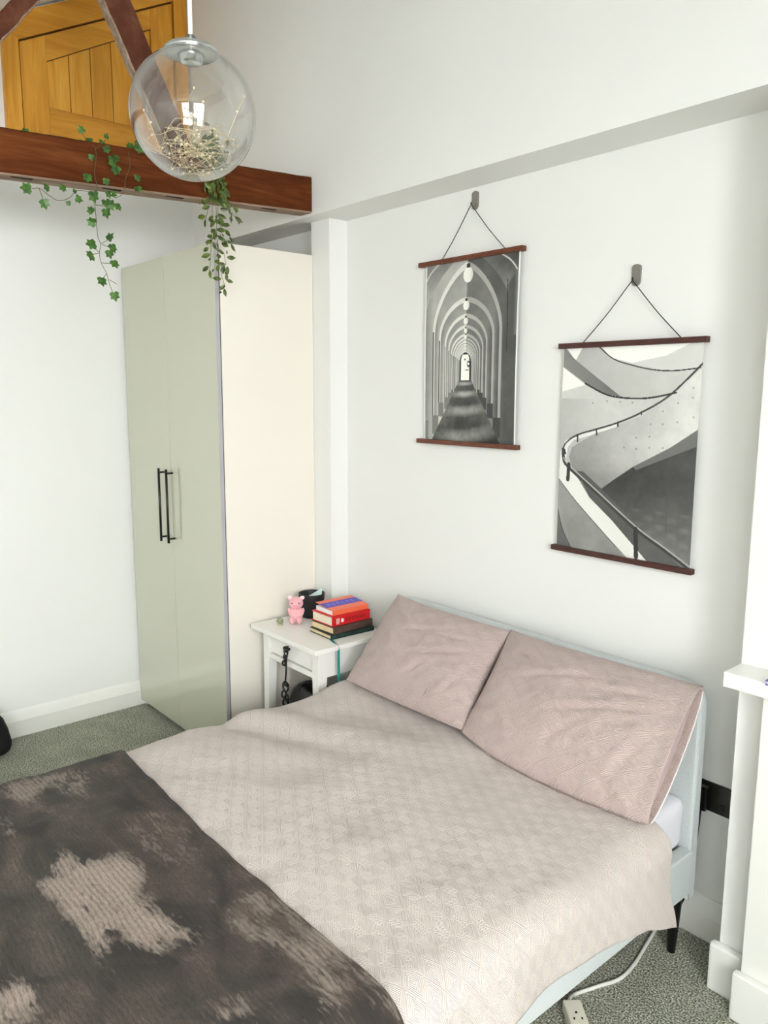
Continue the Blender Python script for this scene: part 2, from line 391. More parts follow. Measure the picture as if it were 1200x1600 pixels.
def strut(name, a, b, wx, wd, label):
    a = Vector(a); b = Vector(b); dd = (b-a); L_ = dd.length; dd.normalize()
    t = thing(name, label, 'timber strut', a, 0, 'roof truss struts above the beam'); x = Vector((1, 0, 0)); yv = dd.cross(x).normalized()
    mt = Matrix((x, yv, dd)).transposed().to_4x4(); t.matrix_world = Matrix.Translation(a) @ mt
    bm = bmesh.new(); n = 26; rows = []
    for i in range(n+1):
        z = L_*i/n; j = noise.noise(Vector((i*.7, 3.1, a.y)))*.004; j2 = noise.noise(Vector((i*.9, 8.1, a.y)))*.004
        rows.append([bm.verts.new(q) for q in ((-wx/2, -wd/2+j, z), (wx/2-.004, -wd/2+j, z), (wx/2, -wd/2+.004+j, z), (wx/2, wd/2-.004+j2, z), (wx/2-.004, wd/2+j2, z), (-wx/2, wd/2+j2, z))])
    for p, q in zip(rows, rows[1:]):
        for k in range(6): bm.faces.new((p[k], p[(k+1) % 6], q[(k+1) % 6], q[k]))
    bm.faces.new(rows[0]); bm.faces.new(rows[-1][::-1])
    o = obj('strut_timber', bm, strut_m, t); o.data.materials.append(beamlow_m)
    lowsign = -1 if True else 1
    for p in o.data.polygons:
        wn = mt.to_3x3() @ p.normal
        if abs(wn.y) > 0.5 and wn.z < 0.05: p.material_index = 1
    return t
strut('truss_strut', (1.085, -0.79, 2.64), (1.085, -1.155, 3.38), 0.045, 0.105, 'dark timber strut leaning up from the beam in front of the loft door')
strut('truss_strut', (1.16, -1.695, 2.59), (1.16, -1.275, 3.12), 0.05, 0.055, 'short dark timber strut cut off by the top left corner of the picture')

# ------------------------------------------------------------ wardrobe
wd = thing('wardrobe', 'tall grey gloss two-door wardrobe with cream side panel and black handles', 'wardrobe', (0.50, -0.35, 0))
def wb(name, a, b, m, bev=0.0015, par=wd):
    return box(name, (a[0]-.5, a[1]+.35, a[2]), (b[0]-.5, b[1]+.35, b[2]), m, par, bev)
wb('side_panel', (0.977, -0.586, 0.0), (0.995, -0.102, 2.36), ward_m)
wb('side_panel', (0.030, -0.588, 0.0), (0.048, -0.102, 2.36), ward_m)
wb('top_panel', (0.048, -0.588, 2.342), (0.977, -0.102, 2.36), ward_m)
wb('back_panel', (0.048, -0.108, 0.05), (0.977, -0.102, 2.342), ward_m)
wb('plinth', (0.048, -0.55, 0.0), (0.977, -0.535, 0.06), ward_m)
wb('edge_strip', (0.9985, -0.6115, 0.036), (1.0005, -0.594, 2.357), mat('lilac grey edging', (176, 174, 178), 0.4), 0)
wb('shadow_gap', (0.960, -0.593, 0.0), (0.992, -0.580, 2.35), mat('gap shade', (70, 70, 68), 0.7), 0)  # dark box paints in the shade of the gap behind the doors
for i, (a, b) in enumerate(((0.022, 0.5085), (0.5115, 0.998))):
    dd = wb('door', (a, -0.612, 0.035), (b, -0.593, 2.358), wdoor_m)
    hx_ = (0.447, 0.530)[i]
    hd = bmesh.new(); px_ = hx_+0.0-.5; yb = -0.612+.35; yf = yb-0.034
    tube(hd, [(px_, yf, 1.000), (px_, yf, 1.362)], 0.006, 12)
    tube(hd, [(px_, yf, 1.020), (px_, yb, 1.020)], 0.005, 10); tube(hd, [(px_, yf, 1.342), (px_, yb, 1.342)], 0.005, 10)
    obj('door_handle', hd, dark_m, dd, True)

# ------------------------------------------------------------ posters
def raster(nx, ny):
    U, V = np.meshgrid(np.linspace(0, 1, nx), np.linspace(0, 1, ny)); return U, V
def inpoly(U, V, poly):
    ins = np.zeros(U.shape, bool); n = len(poly)
    for i in range(n):
        x0, y0 = poly[i]; x1, y1 = poly[(i+1) % n]
        if y0 == y1: continue
        c = ((y0 > V) != (y1 > V)) & (U < (x1-x0)*(V-y0)/(y1-y0)+x0); ins ^= c
    return ins
def vnoise(U, V, sc, seed, oct=4):
    rs = np.random.RandomState(seed); out = np.zeros(U.shape); amp = 1; tot = 0
    for o in range(oct):
        n = int(64); G = rs.rand(n, n); x = (U*sc*(2**o)) % (n-1); y = (V*sc*(2**o)*1.4) % (n-1)
        xi = x.astype(int); yi = y.astype(int); fx = x-xi; fy = y-yi; fx = fx*fx*(3-2*fx); fy = fy*fy*(3-2*fy)
        out += amp*((G[yi, xi]*(1-fx)+G[yi, xi+1]*fx)*(1-fy)+(G[yi+1, xi]*(1-fx)+G[yi+1, xi+1]*fx)*fy); tot += amp; amp *= .55
    return out/tot*2-1
def strokes(I, U, V, pts, w, val, asp=1.4):
    pts = [(p.x, p.y) for p in smoothline([(a, b, 0) for a, b in pts], 6)] if len(pts) > 2 else pts
    for (x0, y0), (x1, y1) in zip(pts, pts[1:]):
        dx, dy = x1-x0, (y1-y0)*asp; L2 = dx*dx+dy*dy+1e-12
        t = np.clip(((U-x0)*dx+(V-y0)*asp*dy)/L2, 0, 1); dist = np.hypot(U-x0-t*dx, (V-y0)*asp-t*dy)
        I[dist < w] = val
def arcade(U, V):
    n1 = vnoise(U, V, 9, 1); n2 = vnoise(U, V, 40, 2, 2); vx, vy = 0.470, 0.575
    I = 172+14*n1+5*n2 - np.clip((U-.5)*120, 0, 70)
    I -= 34*np.clip(.16-V, 0, .12)/.12
    # masonry joints on the side walls
    for k in range(14):
        yy = vy+(k-7)*.09
        for side in (-1, 1):
            yl = vy+(yy-vy)*(np.abs(U-vx)/.4); msk = (np.abs(V-yl) < .0016) & ((U-vx)*side > .2); I[msk] -= 18
    D = U-vx; Y = (vy-V)                      # up positive
    sc = [0.53, 0.375, 0.300, 0.232, 0.190, 0.158, 0.134, 0.115, 0.100, 0.088, 0.078, 0.070, 0.063, 0.057]
    top = [0.66, 0.558, 0.372, 0.284, 0.224, 0.178, 0.156, 0.139, 0.125, 0.114, 0.105, 0.097, 0.090, 0.084]
    base = [0.42, 0.378, 0.275, 0.232, 0.195, 0.17, .152, .139, .128, .118, .110, .102, .095, .088]
    for k, (s, tp, bs) in enumerate(zip(sc, top, base)):
        def inside(s, tp, bs):
            spr = tp*(0.36 if tp > .5 else .46); h = np.clip((Y-spr)/(tp-spr), 0, 1); wdt = s*np.where(Y < spr, 1, np.clip(1-h**(1.75 if tp > .5 else 1.9), 0, 1)**(.72 if tp > .5 else .58))
            return (np.abs(D) < wdt) & (Y < tp) & (Y > -bs)
        A = inside(s, tp, bs); rim = 0.93
        lt = 222+n1*8; rt = 165+k*3+n1*8
        face = np.where(D < 0, lt, rt)*(1 if k else .9)
        if k > 0: I[A] = face[A]
        B = inside(s*rim, tp-(s*(1-rim))*1.3, bs*1.0)
        # intrados: dark near the arch, lighter deeper in
        nx_ = sc[k+1] if k+1 < len(sc) else s*.9
        q = np.clip((s*rim-np.abs(D))/(s*rim-nx_+1e-4), 0, 1)
        left = 196-58*(1-q)+n1*12; right = 84+46*q+n1*14
        up = np.clip(Y/tp*1.3-.2, 0, 1); val = np.where(D < 0, left, right); val = val*(1-up)+ (118+40*(D < 0)*(1-np.abs(D)/s)+n1*12)*up
        if k == 0: val = np.where(D < 0, 178+n1*14-40*np.clip(.1-U, 0, .1)*10, 96-np.clip(U-.86, 0, .1)*300+n1*14)
        I[B] = val[B]
        leg = inside(s, tp, bs) & ~inside(s*.965, tp-.01, bs) & (D < 0) & (Y < tp*.4); I[leg & (Y < .2)] = 70
        # plinth
        ped = A & (np.abs(D) > s*.80) & (Y < -bs*.72) & (k < 6); I[ped] = np.where(D < 0, 128, 74)[ped]
    # floor
    fl = (Y < -0.065) & (np.abs(D) < (-Y)*0.92+0.0)
    band = np.sin(np.log(np.clip(-Y, .03, 1))*13.0+1.2+D*6*(D > 0)); F = 104+58*np.clip(band, -0.4, 1)*np.clip(1.3-np.abs(D)/(.01+(-Y)*.9), 0, 1)+n1*34+n2*9-60*np.clip(V-.86, 0, .2)*5
    I[fl] = F[fl]
    # bright doorway
    h = np.clip((Y-.03)/.045, 0, 1); o1 = (np.abs(D+.0) < .062*np.sqrt(1-h*h*.98)) & (Y > -.072) & (Y < .078); I[o1] = 45
    o2 = (np.abs(D) < .046*np.sqrt(1-h*h*.98)) & (Y > -.074) & (Y < .066); I[o2] = 250
    tr = o2 & (vnoise(U, V, 60, 5) > .15) & (Y > -.02) & (Y < .05) & (D > -.01); I[tr] = 90
    for gx, gy, rr in ((.478, .086, .052), (.467, .246, .033), (.467, .330, .024), (.467, .381, .018), (.467, .414, .015), (.467, .440, .011), (.467, .458, .009), (.467, .474, .008)):
        e = ((U-gx)/rr)**2+((V-gy)/(rr*.78))**2
        I[(e < 1)] = 238-26*np.clip((U-gx)/rr, 0, 1)[(e < 1)]
        cp = (np.abs(U-gx) < rr*.35) & (V < gy-rr*.7) & (V > gy-rr*1.15); I[cp] = 60
    # outermost partial vault lines
    strokes(I, U, V, [(0.0, .10), (.05, .055), (.12, .02), (.2, -.01)], .006, 215)
    strokes(I, U, V, [(.80, .0), (.90, .04), (.97, .09), (1.0, .14)], .006, 200)
    rt = (U > .875+.02*np.sin(V*9)) & (V > .10+.8*(.97-U)); I[rt] = (88+n1*12+60*np.clip(U-.95, 0, .05)*20*(V < .42))[rt]
    strokes(I, U, V, [(.885, .14), (.895, .3), (.895, .5)], .004, 60)
    I = np.clip((I-128)*1.06+128, 28, 252)
    edge = (U < .012) | (U > .986); rgb = np.stack([I, I*1.0, I*.965], -1); rgb[edge] = (246, 246, 244); return rgb
def stair(U, V):
    n1 = vnoise(U, V, 8, 11); n2 = vnoise(U, V, 36, 12, 2); I = 206+7*n1+3*n2
    P = lambda p: inpoly(U, V, p)
    left = np.clip((.35-U)*60, 0, 22); I = I-left*(V > .25)
    I[P([(0.269, -0.01), (0.98, -0.01), (0.762, 0.059), (0.527, 0.086), (0.374, 0.06)])] = 247
    I[P([(0.0, -0.01), (0.17, -0.01), (0.097, 0.068)])] = 247
    I[P([(-0.01, 0.094), (0.188, 0.184), (-.01, 0.218)])] = 245
    m = P([(0.527, 0.086), (0.762, 0.059), (0.99, -0.01), (1.0, 0.117), (0.768, 0.124)]); I[m] = (214+5*n1)[m]
    m = P([(0.166, -0.01), (0.269, -0.01), (0.39, 0.071), (0.527, 0.096), (0.768, 0.124), (0.99, 0.115), (0.804, 0.226), (0.612, 0.245), (0.463, 0.239), (0.097, 0.069)]); I[m] = (188+26*(U-.3)+9*n1)[m]
    m = P([(-0.01, -0.01), (0.097, 0.065), (0.463, 0.239), (0.341, 0.227), (0.186, 0.178), (-0.01, 0.092)]); I[m] = (140-60*U+8*n1)[m]
    m = P([(0.079, 0.538), (0.101, 0.486), (0.261, 0.42), (0.618, 0.324), (0.806, 0.239), (0.996, 0.117), (1.01, 0.371), (0.826, 0.46), (0.578, 0.557), (0.434, 0.629), (0.259, 0.724), (0.127, 0.607)])
    I[m] = (150+70*np.clip(U*1.2-.1, 0, 1)-60*np.clip(V-.52, 0, .2)*3+13*n1+4*n2)[m]
    m = P([(1.01, 0.37), (0.826, 0.46), (0.578, 0.557), (0.434, 0.629), (0.259, 0.724), (0.434, 0.817), (0.608, 0.909), (0.747, 1.01), (1.01, 1.01)])
    I[m] = (66+60*np.clip((V-.62)*2.2, 0, 1)+30*np.clip(U-.6, 0, .4)+10*n1+5*n2+14*np.clip(np.sin(U*38)*np.sin(V*90), 0, 1)*(V > .75))[m]
    strip = P([(1.01, .37), (.826, .46), (.578, .557), (.60, .572), (.83, .50), (1.01, .445)]); I[strip] = (112+8*n1)[strip]
    m = P([(0.115, 0.45), (0.067, 0.488), (0.057, 0.55), (0.127, 0.607), (0.259, 0.724), (0.434, 0.817), (0.608, 0.909), (0.747, 1.01), (0.57, 1.01), (0.374, 0.883), (0.135, 0.741), (0.0, 0.646), (0.008, 0.511), (0.048, 0.453), (0.291, 0.393), (0.451, 0.358), (0.451, 0.376), (0.261, 0.42)]); I[m] = (232+3*n1)[m]
    m = P([(0.15, .60), (.20, .60), (.40, .70), (.72, .87), (.99, 1.01), (.745, 1.01), (.434, .817), (.259, .724)]); I[m] = (92+16*n1)[m]
    m = P([(-0.01, 0.637), (0.135, 0.741), (0.374, 0.883), (0.586, 1.01), (-0.012, 1.01)]); I[m] = (148+20*n1-40*np.clip(V-.85, 0, .15))[m]
    m = P([(-.01, 0.80), (0.081, 0.955), (0.14, 1.01), (-.01, 1.01)]); I[m] = (104+12*n1)[m]
    strokes(I, U, V, [(.0, .80), (.045, .90), (.13, 1.0)], .004, 78)
    strokes(I, U, V, [(0.0, .646), (0.135, 0.741), (0.374, 0.883), (0.58, 1.0)], .003, 88)
    strokes(I, U, V, [(0.269, 0.003), (0.39, 0.065), (0.527, 0.096), (0.671, 0.118), (0.796, 0.125), (0.901, 0.121), (0.99, 0.114)], .004, 58)
    strokes(I, U, V, [(0.186, 0.178), (0.341, 0.227), (0.465, 0.243), (0.612, 0.246), (0.723, 0.237), (0.844, 0.219)], .0055, 42)
    strokes(I, U, V, [(1.01, 0.090), (0.804, 0.23), (0.616, 0.309), (0.451, 0.358), (0.291, 0.393), (0.143, 0.424), (0.057, 0.462), (0.028, 0.499), (0.036, 0.541), (0.073, 0.58)], .006, 62)
    strokes(I, U, V, [(0.028, 0.499), (0.036, 0.541), (0.073, 0.58), (0.297, 0.688), (0.61, 0.84), (0.812, 0.915), (1.01, 0.99)], .013, 66)
    strokes(I, U, V, [(0.036, 0.541), (0.083, 0.576), (0.305, 0.682), (0.618, 0.832), (0.82, 0.908), (1.01, 0.982)], .005, 178)
    for a, w in (([(0.143, 0.426), (0.145, 0.455)], .007), ([(0.291, 0.393), (0.293, 0.419)], .006), ([(0.451, 0.355), (0.451, 0.376)], .005), ([(0.616, 0.305), (0.618, 0.319)], .004), ([(0.081, 0.57), (0.077, 0.647)], .014), ([(0.618, 0.845), (0.63, 0.975)], .016), ([(.04, .50), (.05, .52)], .006)): strokes(I, U, V, a, w, 58)
    for a, b in [(0.954, 0.199), (0.954, 0.24), (0.966, 0.324), (0.863, 0.347), (0.764, 0.302), (0.768, 0.358), (0.685, 0.36), (0.683, 0.416), (0.778, 0.463), (0.687, 0.466), (0.594, 0.475), (0.505, 0.472), (0.59, 0.423), (0.861, 0.265), (0.549, 0.265), (0.459, 0.262), (.36, .26), (.25, .27)]:
        I[np.hypot(U-a, (V-b)*1.4) < .0065] -= 45
    strokes(I, U, V, [(.52, .80), (1.0, .81)], .0015, 88); strokes(I, U, V, [(.82, .62), (.83, .84)], .0015, 80)
    I = np.clip(I, 30, 250); rgb = np.stack([I, I, I*.975], -1); return rgb
art_m = bpy.data.materials.new('printed paper'); art_m.use_nodes = True
b_ = art_m.node_tree.nodes['Principled BSDF']; b_.inputs['Roughness'].default_value = 0.45; b_.inputs['Specular IOR Level'].default_value = 0.3
at = node(art_m.node_tree, 'ShaderNodeAttribute', attribute_name='tint'); art_m.node_tree.links.new(at.outputs['Color'], b_.inputs['Base Color'])
def s2l(a):
    a = a/255.; return np.where(a <= .04045, a/12.92, ((a+.055)/1.055)**2.4)

def poster(name, label, x0, x1, zt, zb, fn, rm, rx0, rx1, hook, sx, hz):
    t = thing(name, label, 'poster', ((x0+x1)/2, -0.02, zb), 0, 'posters hanging on the bedroom wall'); cx = (x0+x1)/2; w = x1-x0; h = zt-zb
    nx, ny = 330, 460; U, V = raster(nx, ny); rgb = s2l(fn(U, V))
    X = np.stack([-w/2+U*w, -0.004*np.sin(V*math.pi)+0*U, h*(1-V)], -1)
    p = grid('print', X, art_m, t, rgb); p.data.flip_normals()
    for nm, z in (('top_rod', h), ('bottom_rod', 0)):
        bm = bmesh.new()
        bx(bm, (rx0-cx, -0.014, z-.011+.004), (rx1-cx, -.0012, z+.011), .0015)
        bx(bm, (rx0-cx, .0012, z-.011+.004), (rx1-cx, .010, z+.011), .0015)
        obj(nm, bm, rm, t)
    bm = bmesh.new(); hx_, hzz = hook[0]-cx, hook[1]-zb
    tube(bm, smoothline([(sx[0]-cx, -.002, h+.008), ((sx[0]-cx+hx_)/2-.001, -.004, (h+hzz)/2-.002), (hx_-.003, -.006, hzz-.001), (hx_+.003, -.006, hzz-.001), ((sx[1]-cx+hx_)/2+.001, -.004, (h+hzz)/2-.002), (sx[1]-cx, -.002, h+.008)], 4), .0017, 6)
    obj('hanging_string', bm, string_m, t)
    # adhesive hook on the wall
    k = thing('wall_hook', hz, 'hook', (hook[0], 0, hook[1]), 0, 'adhesive hooks above the posters')
    bm = bmesh.new(); pts = [(.0155*math.cos(a), .044+.010*math.sin(a)) for a in np.linspace(0, math.pi, 12)]+[(.0155*math.cos(a), .004+.018*math.sin(a)) for a in np.linspace(math.pi, 2*math.pi, 14)]
    prism(bm, pts, 1, -.0075, -.0005)
    obj('plate', bm, hook_m, k)
    bm = bmesh.new(); tube(bm, smoothline([(0, -.007, .004), (0, -.013, -.004), (0, -.017, -.003), (0, -.019, .004)], 4), .004, 10); obj('prong', bm, hook_m, k, True)
poster('hanging_poster', 'black and white poster of receding arches hung from light teak rods', 1.675, 2.165, 2.245, 1.532, arcade, rod_m, 1.64, 2.182, (1.922, 2.436), (1.765, 2.096), 'grey adhesive hook holding the arches poster')
poster('hanging_poster', 'black and white poster of a curving concrete stair hung from dark walnut rods', 2.371, 2.876, 1.893, 1.186, stair, rod2_m, 2.355, 2.888, (2.627, 2.087), (2.446, 2.804), 'grey adhesive hook holding the concrete stair poster')

# ------------------------------------------------------------ socket plate
sk = thing('wall_socket', 'black double wall socket beside the bed headboard', 'socket', (2.975, 0, 0.478))
blackg = mat('glossy black plastic', (14, 14, 14), 0.15); dgrey = mat('black nickel plate', (62, 60, 54), 0.18, metal=0.6)
box('plate', (-.075, -.007, -.048), (.075, -.0005, .048), dgrey, sk, .001)
box('rocker_switch', (.040, -.011, -.032), (.056, -.007, -.014), blackg, sk, .001)
pgl = thing('power_plug', 'black plug pushed into the double wall socket', 'plug', (2.968, -0.007, 0.478))
box('plug_body', (-.045, -.036, -.040), (.022, -.0005, .040), blackg, pgl, .008, 3)
bm = bmesh.new(); tube(bm, smoothline([(0, -.02, -.035), (-.002, -.022, -.10), (-.01, -.022, -.22), (-.02, -.02, -.31), (-.06, -.032, -.42), (-.20, -.05, -.462)], 6), .0035, 8); obj('cable', bm, blackg, pgl, True)

# ------------------------------------------------------------ fireplace surround on the chimney breast
fp = thing('mantelpiece', 'white painted mantel shelf and surround on the chimney breast', 'mantelpiece', (3.8, -0.2, 0))
box('mantel_shelf', (3.13-3.8, -0.29+.2, 0.958), (4.70-3.8, -0.189+.2, 1.0), trim_m, fp, .003)
for a in (3.221, 4.45):
    jb = box('jamb', (a-3.8, -0.25+.2, 0), (a+.18-3.8, -0.189+.2, 0.955), trim_m, fp, .003)
    box('plinth_block', (a-.014-3.8, -0.278+.2, 0), (a+.194-3.8, -0.2505+.2, 0.145), trim_m, jb, .010, 3)
box('fascia', (3.402-3.8, -0.25+.2, 0.80), (4.45-3.8, -0.189+.2, 0.955), trim_m, fp, .003)
mb = thing('paperback_book', 'thin blue book lying on the mantel shelf at the right edge', 'book', (3.30, -0.27, 1.0), 0)
box('cover', (-.055, -.035, .011), (.10, .065, .0135), mat('violet blue cover', (78, 74, 200), .4), mb, .0006)
box('cover', (-.055, -.035, .0005), (.10, .065, .003), mat('blue cover', (58, 58, 190), .4), mb, .0006)
box('page_block', (-.052, -.033, .003), (.098, .063, .011), mat('bluish page edges', (205, 210, 235), .8), mb)

# ------------------------------------------------------------ bed
BX0, BX1 = 1.60, 3.00
bed = thing('bed_frame', 'pale grey blue upholstered double bed frame with low headboard', 'bed', (2.3, -1.1, 0))
T = lambda x, y, z: (x-2.3, y+1.1, z)
# headboard: rounded top corners
bm = bmesh.new(); prof = []; R_ = .07
for k in range(9): a = math.pi/2*k/8; prof.append((BX1-R_+R_*math.sin(math.pi/2-a), 0.868-R_+R_*math.sin(a)))
for k in range(9): a = math.pi/2*k/8; prof.append((BX0+R_-R_*math.sin(a), 0.868-R_+R_*math.cos(a)))
prof = [(BX1-.012, 0.17)]+[(x-.012*(x > 2.3), z) for x, z in prof]+[(BX0, 0.17)]
vs = [(x-2.3, z) for x, z in prof]; prism(bm, vs, 1, 1.1-.118, 1.1-.068)
bmesh.ops.recalc_face_normals(bm, faces=bm.faces)
es = [e for e in bm.edges if e.calc_face_angle(0) > .8 and abs(e.verts[0].co.y-e.verts[1].co.y) < 1e-6]
bmesh.ops.bevel(bm, geom=es, offset=.010, segments=3, profile=.6, affect='EDGES')
hb = obj('headboard', bm, frame_m, bed)
bm = bmesh.new(); tube(bm, [Vector((x-2.3, 1.1-.109, z)) for x, z in prof], .0035, 8); obj('piping', bm, frame_m, hb, True)
box('side_rail', T(2.955, -2.12, .20), T(3.0, -.119, .345), frame_m, bed, .010, 3)
box('side_rail', T(1.60, -2.12, .20), T(1.645, -.119, .345), frame_m, bed, .010, 3)
box('foot_rail', T(1.645, -2.12, .20), T(2.955, -2.075, .345), frame_m, bed, .010, 3)
bm = bmesh.new()
for k in range(14): bx(bm, T(1.645, -.25-k*.135, .285), T(2.955, -.18-k*.135, .30))
tag(obj('slats', bm, mat('birch slats', (200, 180, 140), .6), bed), kind=None)
for x, y in ((2.965, -.15), (1.635, -.15), (2.965, -2.07), (1.635, -2.07)):
    bm = bmesh.new(); lathe(bm, [(0, 0), (.013, 0), (.024, .20), (.028, .205), (0, .205)], 20, T(x, y, 0)); obj('leg', bm, dark_m, bed, True)
mt_ = thing('mattress', 'mattress in white fitted sheet seen at the head corner', 'mattress', (2.3, -1.1, .346))
bm = bmesh.new(); bx(bm, (2.975-1.36-2.3, -2.09+1.1, .002), (2.972-2.3, -.122+1.1, .165), .045, 5)
bmesh.ops.subdivide_edges(bm, edges=[e for e in bm.edges if e.calc_length() > .05], cuts=24, use_grid_fill=True)
for v in bm.verts:
    v.co += Vector((1, 1, 1))*.006*noise.noise(v.co*9)
obj('fitted_sheet', bm, sheet_m, mt_, True)

# duvet / throw surface
XL, XR_, ZT = 1.555, 3.075, 0.548
def ss(a, b, x):
    t = min(1, max(0, (x-a)/(b-a))); return t*t*(3-2*t)
def hemR(y):
    return float(np.interp(-y, [.34, .42, .52, .68, .76, .95, 3], [.245, .275, .322, .36, .372, .37, .37]))
def surf(s, y, off=0.0, hem_r=None, hem_l=0.30):
    """s in [0,1] across the bed -> point; y along"""
    hr = hem_r if hem_r is not None else hemR(y)
    R1 = .085; xl, xr = XL-off, XR_+off; zt = ZT+off
    hl = hem_l
    La = zt-R1-hl; arc = R1*math.pi/2; Lt = xr-xl-2*R1; Lb = zt-R1-hr
    tot = La+arc+Lt+arc+Lb; q = s*tot
    if q < La: p = Vector((xl, y, hl+q)); n = Vector((-1, 0, 0))
    elif q < La+arc: a = (q-La)/R1; p = Vector((xl+R1-R1*math.cos(a), y, zt-R1+R1*math.sin(a))); n = Vector((-math.cos(a), 0, math.sin(a)))
    elif q < La+arc+Lt: p = Vector((xl+R1+q-La-arc, y, zt)); n = Vector((0, 0, 1))
    elif q < La+2*arc+Lt: a = (q-La-arc-Lt)/R1; p = Vector((xr-R1+R1*math.sin(a), y, zt-R1+R1*math.cos(a))); n = Vector((math.sin(a), 0, math.cos(a)))
    else: p = Vector((xr+.10*(q-La-2*arc-Lt), y, zt-R1-(q-La-2*arc-Lt))); n = Vector((1, 0, 0))
    x = p.x
    # loft and folds
    h = .020*noise.noise(Vector((x*2.3+3, y*2.3, 0)))+.009*noise.noise(Vector((x*6.0, y*5+7, 1)))+.0035*noise.noise(Vector((x*15, y*14, 2)))
    # long soft valley from the far left side toward the pillows
    vy = -0.98+.42*(x-1.6); h -= .020*math.exp(-((y-vy)/.075)**2)*ss(2.6, 1.7, x)
    h += .014*math.exp(-((y-vy-.13)/.08)**2)*ss(2.5, 1.7, x)
    # drop folds
    if n.x > .5: h += .013*math.sin(y*17+1.5*math.sin(y*5))*ss(ZT, .35, p.z)
    h += .010*ss(-.55, -.42, y)*n.z
    return p+n*h, q, n
def cloth(name, y0f, y1, ns, nt, off, thick, m, hem_r=None, hem_l=.30, colf=None, parent=None):
    X = np.zeros((nt+1, ns+1, 3)); UV = np.zeros((nt+1, ns+1, 2)); 
    for i in range(nt+1):
        for j in range(ns+1):
            s = j/ns; x = 1.6+1.45*s; ya = y0f(x); y = ya+(y1-ya)*i/nt
            p, q, n = surf(s, y, off, hem_r, hem_l)
            if i == 0: p = p - n*thick*.2
            X[i, j] = p; UV[i, j] = (q, y)
    cols = colf(X) if colf else None
    o = grid(name, X, m, parent, cols, UV)
    o.data.flip_normals()
    so = o.modifiers.new('thickness', 'SOLIDIFY'); so.thickness = thick; so.offset = -1
    return o
dv = cloth('duvet', lambda x: -.355-.035*ss(2.0, 2.8, x)+.03*ss(2.95, 3.05, x), -2.02, 300, 330, 0.0, .030, duvet_m)
tag(dv, 'blush pink quilted duvet spread over the bed, hanging over its near side', 'duvet')

PATCH = [  # pale woven areas of the throw, bed coordinates
 (1.0, [(2.113, -1.717), (2.05, -1.679), (2.145, -1.679), (2.163, -1.636), (2.159, -1.619), (2.207, -1.562), (2.311, -1.567), (2.371, -1.615), (2.504, -1.603), (2.646, -1.582), (2.61, -1.609), (2.555, -1.642), (2.611, -1.668), (2.57, -1.686), (2.495, -1.697), (2.573, -1.77), (2.474, -1.753), (2.466, -1.778), (2.362, -1.77), (2.243, -1.803), (2.179, -1.784), (2.222, -1.752)]),
 (.55, [(1.648, -1.732), (1.618, -1.613), (1.657, -1.468), (1.883, -1.541), (1.835, -1.571), (1.719, -1.588), (1.807, -1.688), (1.721, -1.734)]),
 (.7, [(2.48, -1.97), (2.494, -1.892), (2.561, -1.894), (2.6, -1.923), (2.593, -1.99)]),
 (.5, [(1.747, -1.758), (1.913, -1.769), (2.006, -1.731), (1.956, -1.813)]),
 (.5, [(2.506, -1.475), (2.524, -1.415), (2.637, -1.394), (2.645, -1.453), (2.577, -1.446)]),
 (.75, [(2.408, -1.474), (2.617, -1.487), (2.736, -1.444), (2.899, -1.443), (2.89, -1.458), (2.752, -1.478), (2.631, -1.51)]),
 (.6, [(2.844, -1.452), (2.921, -1.443), (3.018, -1.502), (2.999, -1.530), (2.94, -1.480)]),
 (.6, [(2.573, -1.77), (2.671, -1.814), (2.706, -1.846), (2.617, -1.774), (2.567, -1.72)]),
 (.45, [(2.808, -1.654), (2.836, -1.57), (2.933, -1.602), (2.871, -1.674)]),
 (.45, [(1.70, -1.455), (1.736, -1.374), (1.80, -1.415)])]
def throw_cols(X):
    x, y = X[..., 0], X[..., 1]
    wv = lambda sx, sy, seed, o=3: vnoise((x-1.4)/2*sx, (y+2.3)/2*sy, 1, seed, o)
    wx = x+.060*wv(13, 13, 31, 5); wyy = y+.034*wv(16, 16, 32, 5)
    a = np.zeros(x.shape)
    for w_, poly in PATCH:
        acc = np.zeros(x.shape); cnt = 0
        for dx in (-.028, -.014, 0, .014, .028):
            for dy in (-.018, -.009, 0, .009, .018): acc += inpoly(wx+dx, wyy+dy, poly); cnt += 1
        a = np.maximum(a, acc/cnt*w_)
    b = np.clip(wv(5, 9, 47, 4)-.15, 0, 1)*.95          # faint worn areas
    a = np.clip(a*.92+b, 0, 1); gr = np.clip(wv(4, 6, 51, 3)*1.4, 0, 1); lite = np.clip(.5+.6*wv(8, 14, 41, 4), 0, 1)
    return np.stack([a, gr, lite], -1)
thr_m = bpy.data.materials.new('mottled plush'); thr_m.use_nodes = True; nt = thr_m.node_tree; b_ = nt.nodes['Principled BSDF']
b_.inputs['Roughness'].default_value = .85; b_.inputs['Sheen Weight'].default_value = .05; b_.inputs['Specular IOR Level'].default_value = .25
def _n(t, **k): return node(nt, t, **k)
def _m(op, a, b=None, c=None, clamp=False):
    n = node(nt, 'ShaderNodeMath', operation=op); n.use_clamp = clamp
    for i_, v in enumerate((a, b, c)):
        if v is None: continue
        if isinstance(v, (int, float)): n.inputs[i_].default_value = v
        else: nt.links.new(v, n.inputs[i_])
    return n.outputs[0]
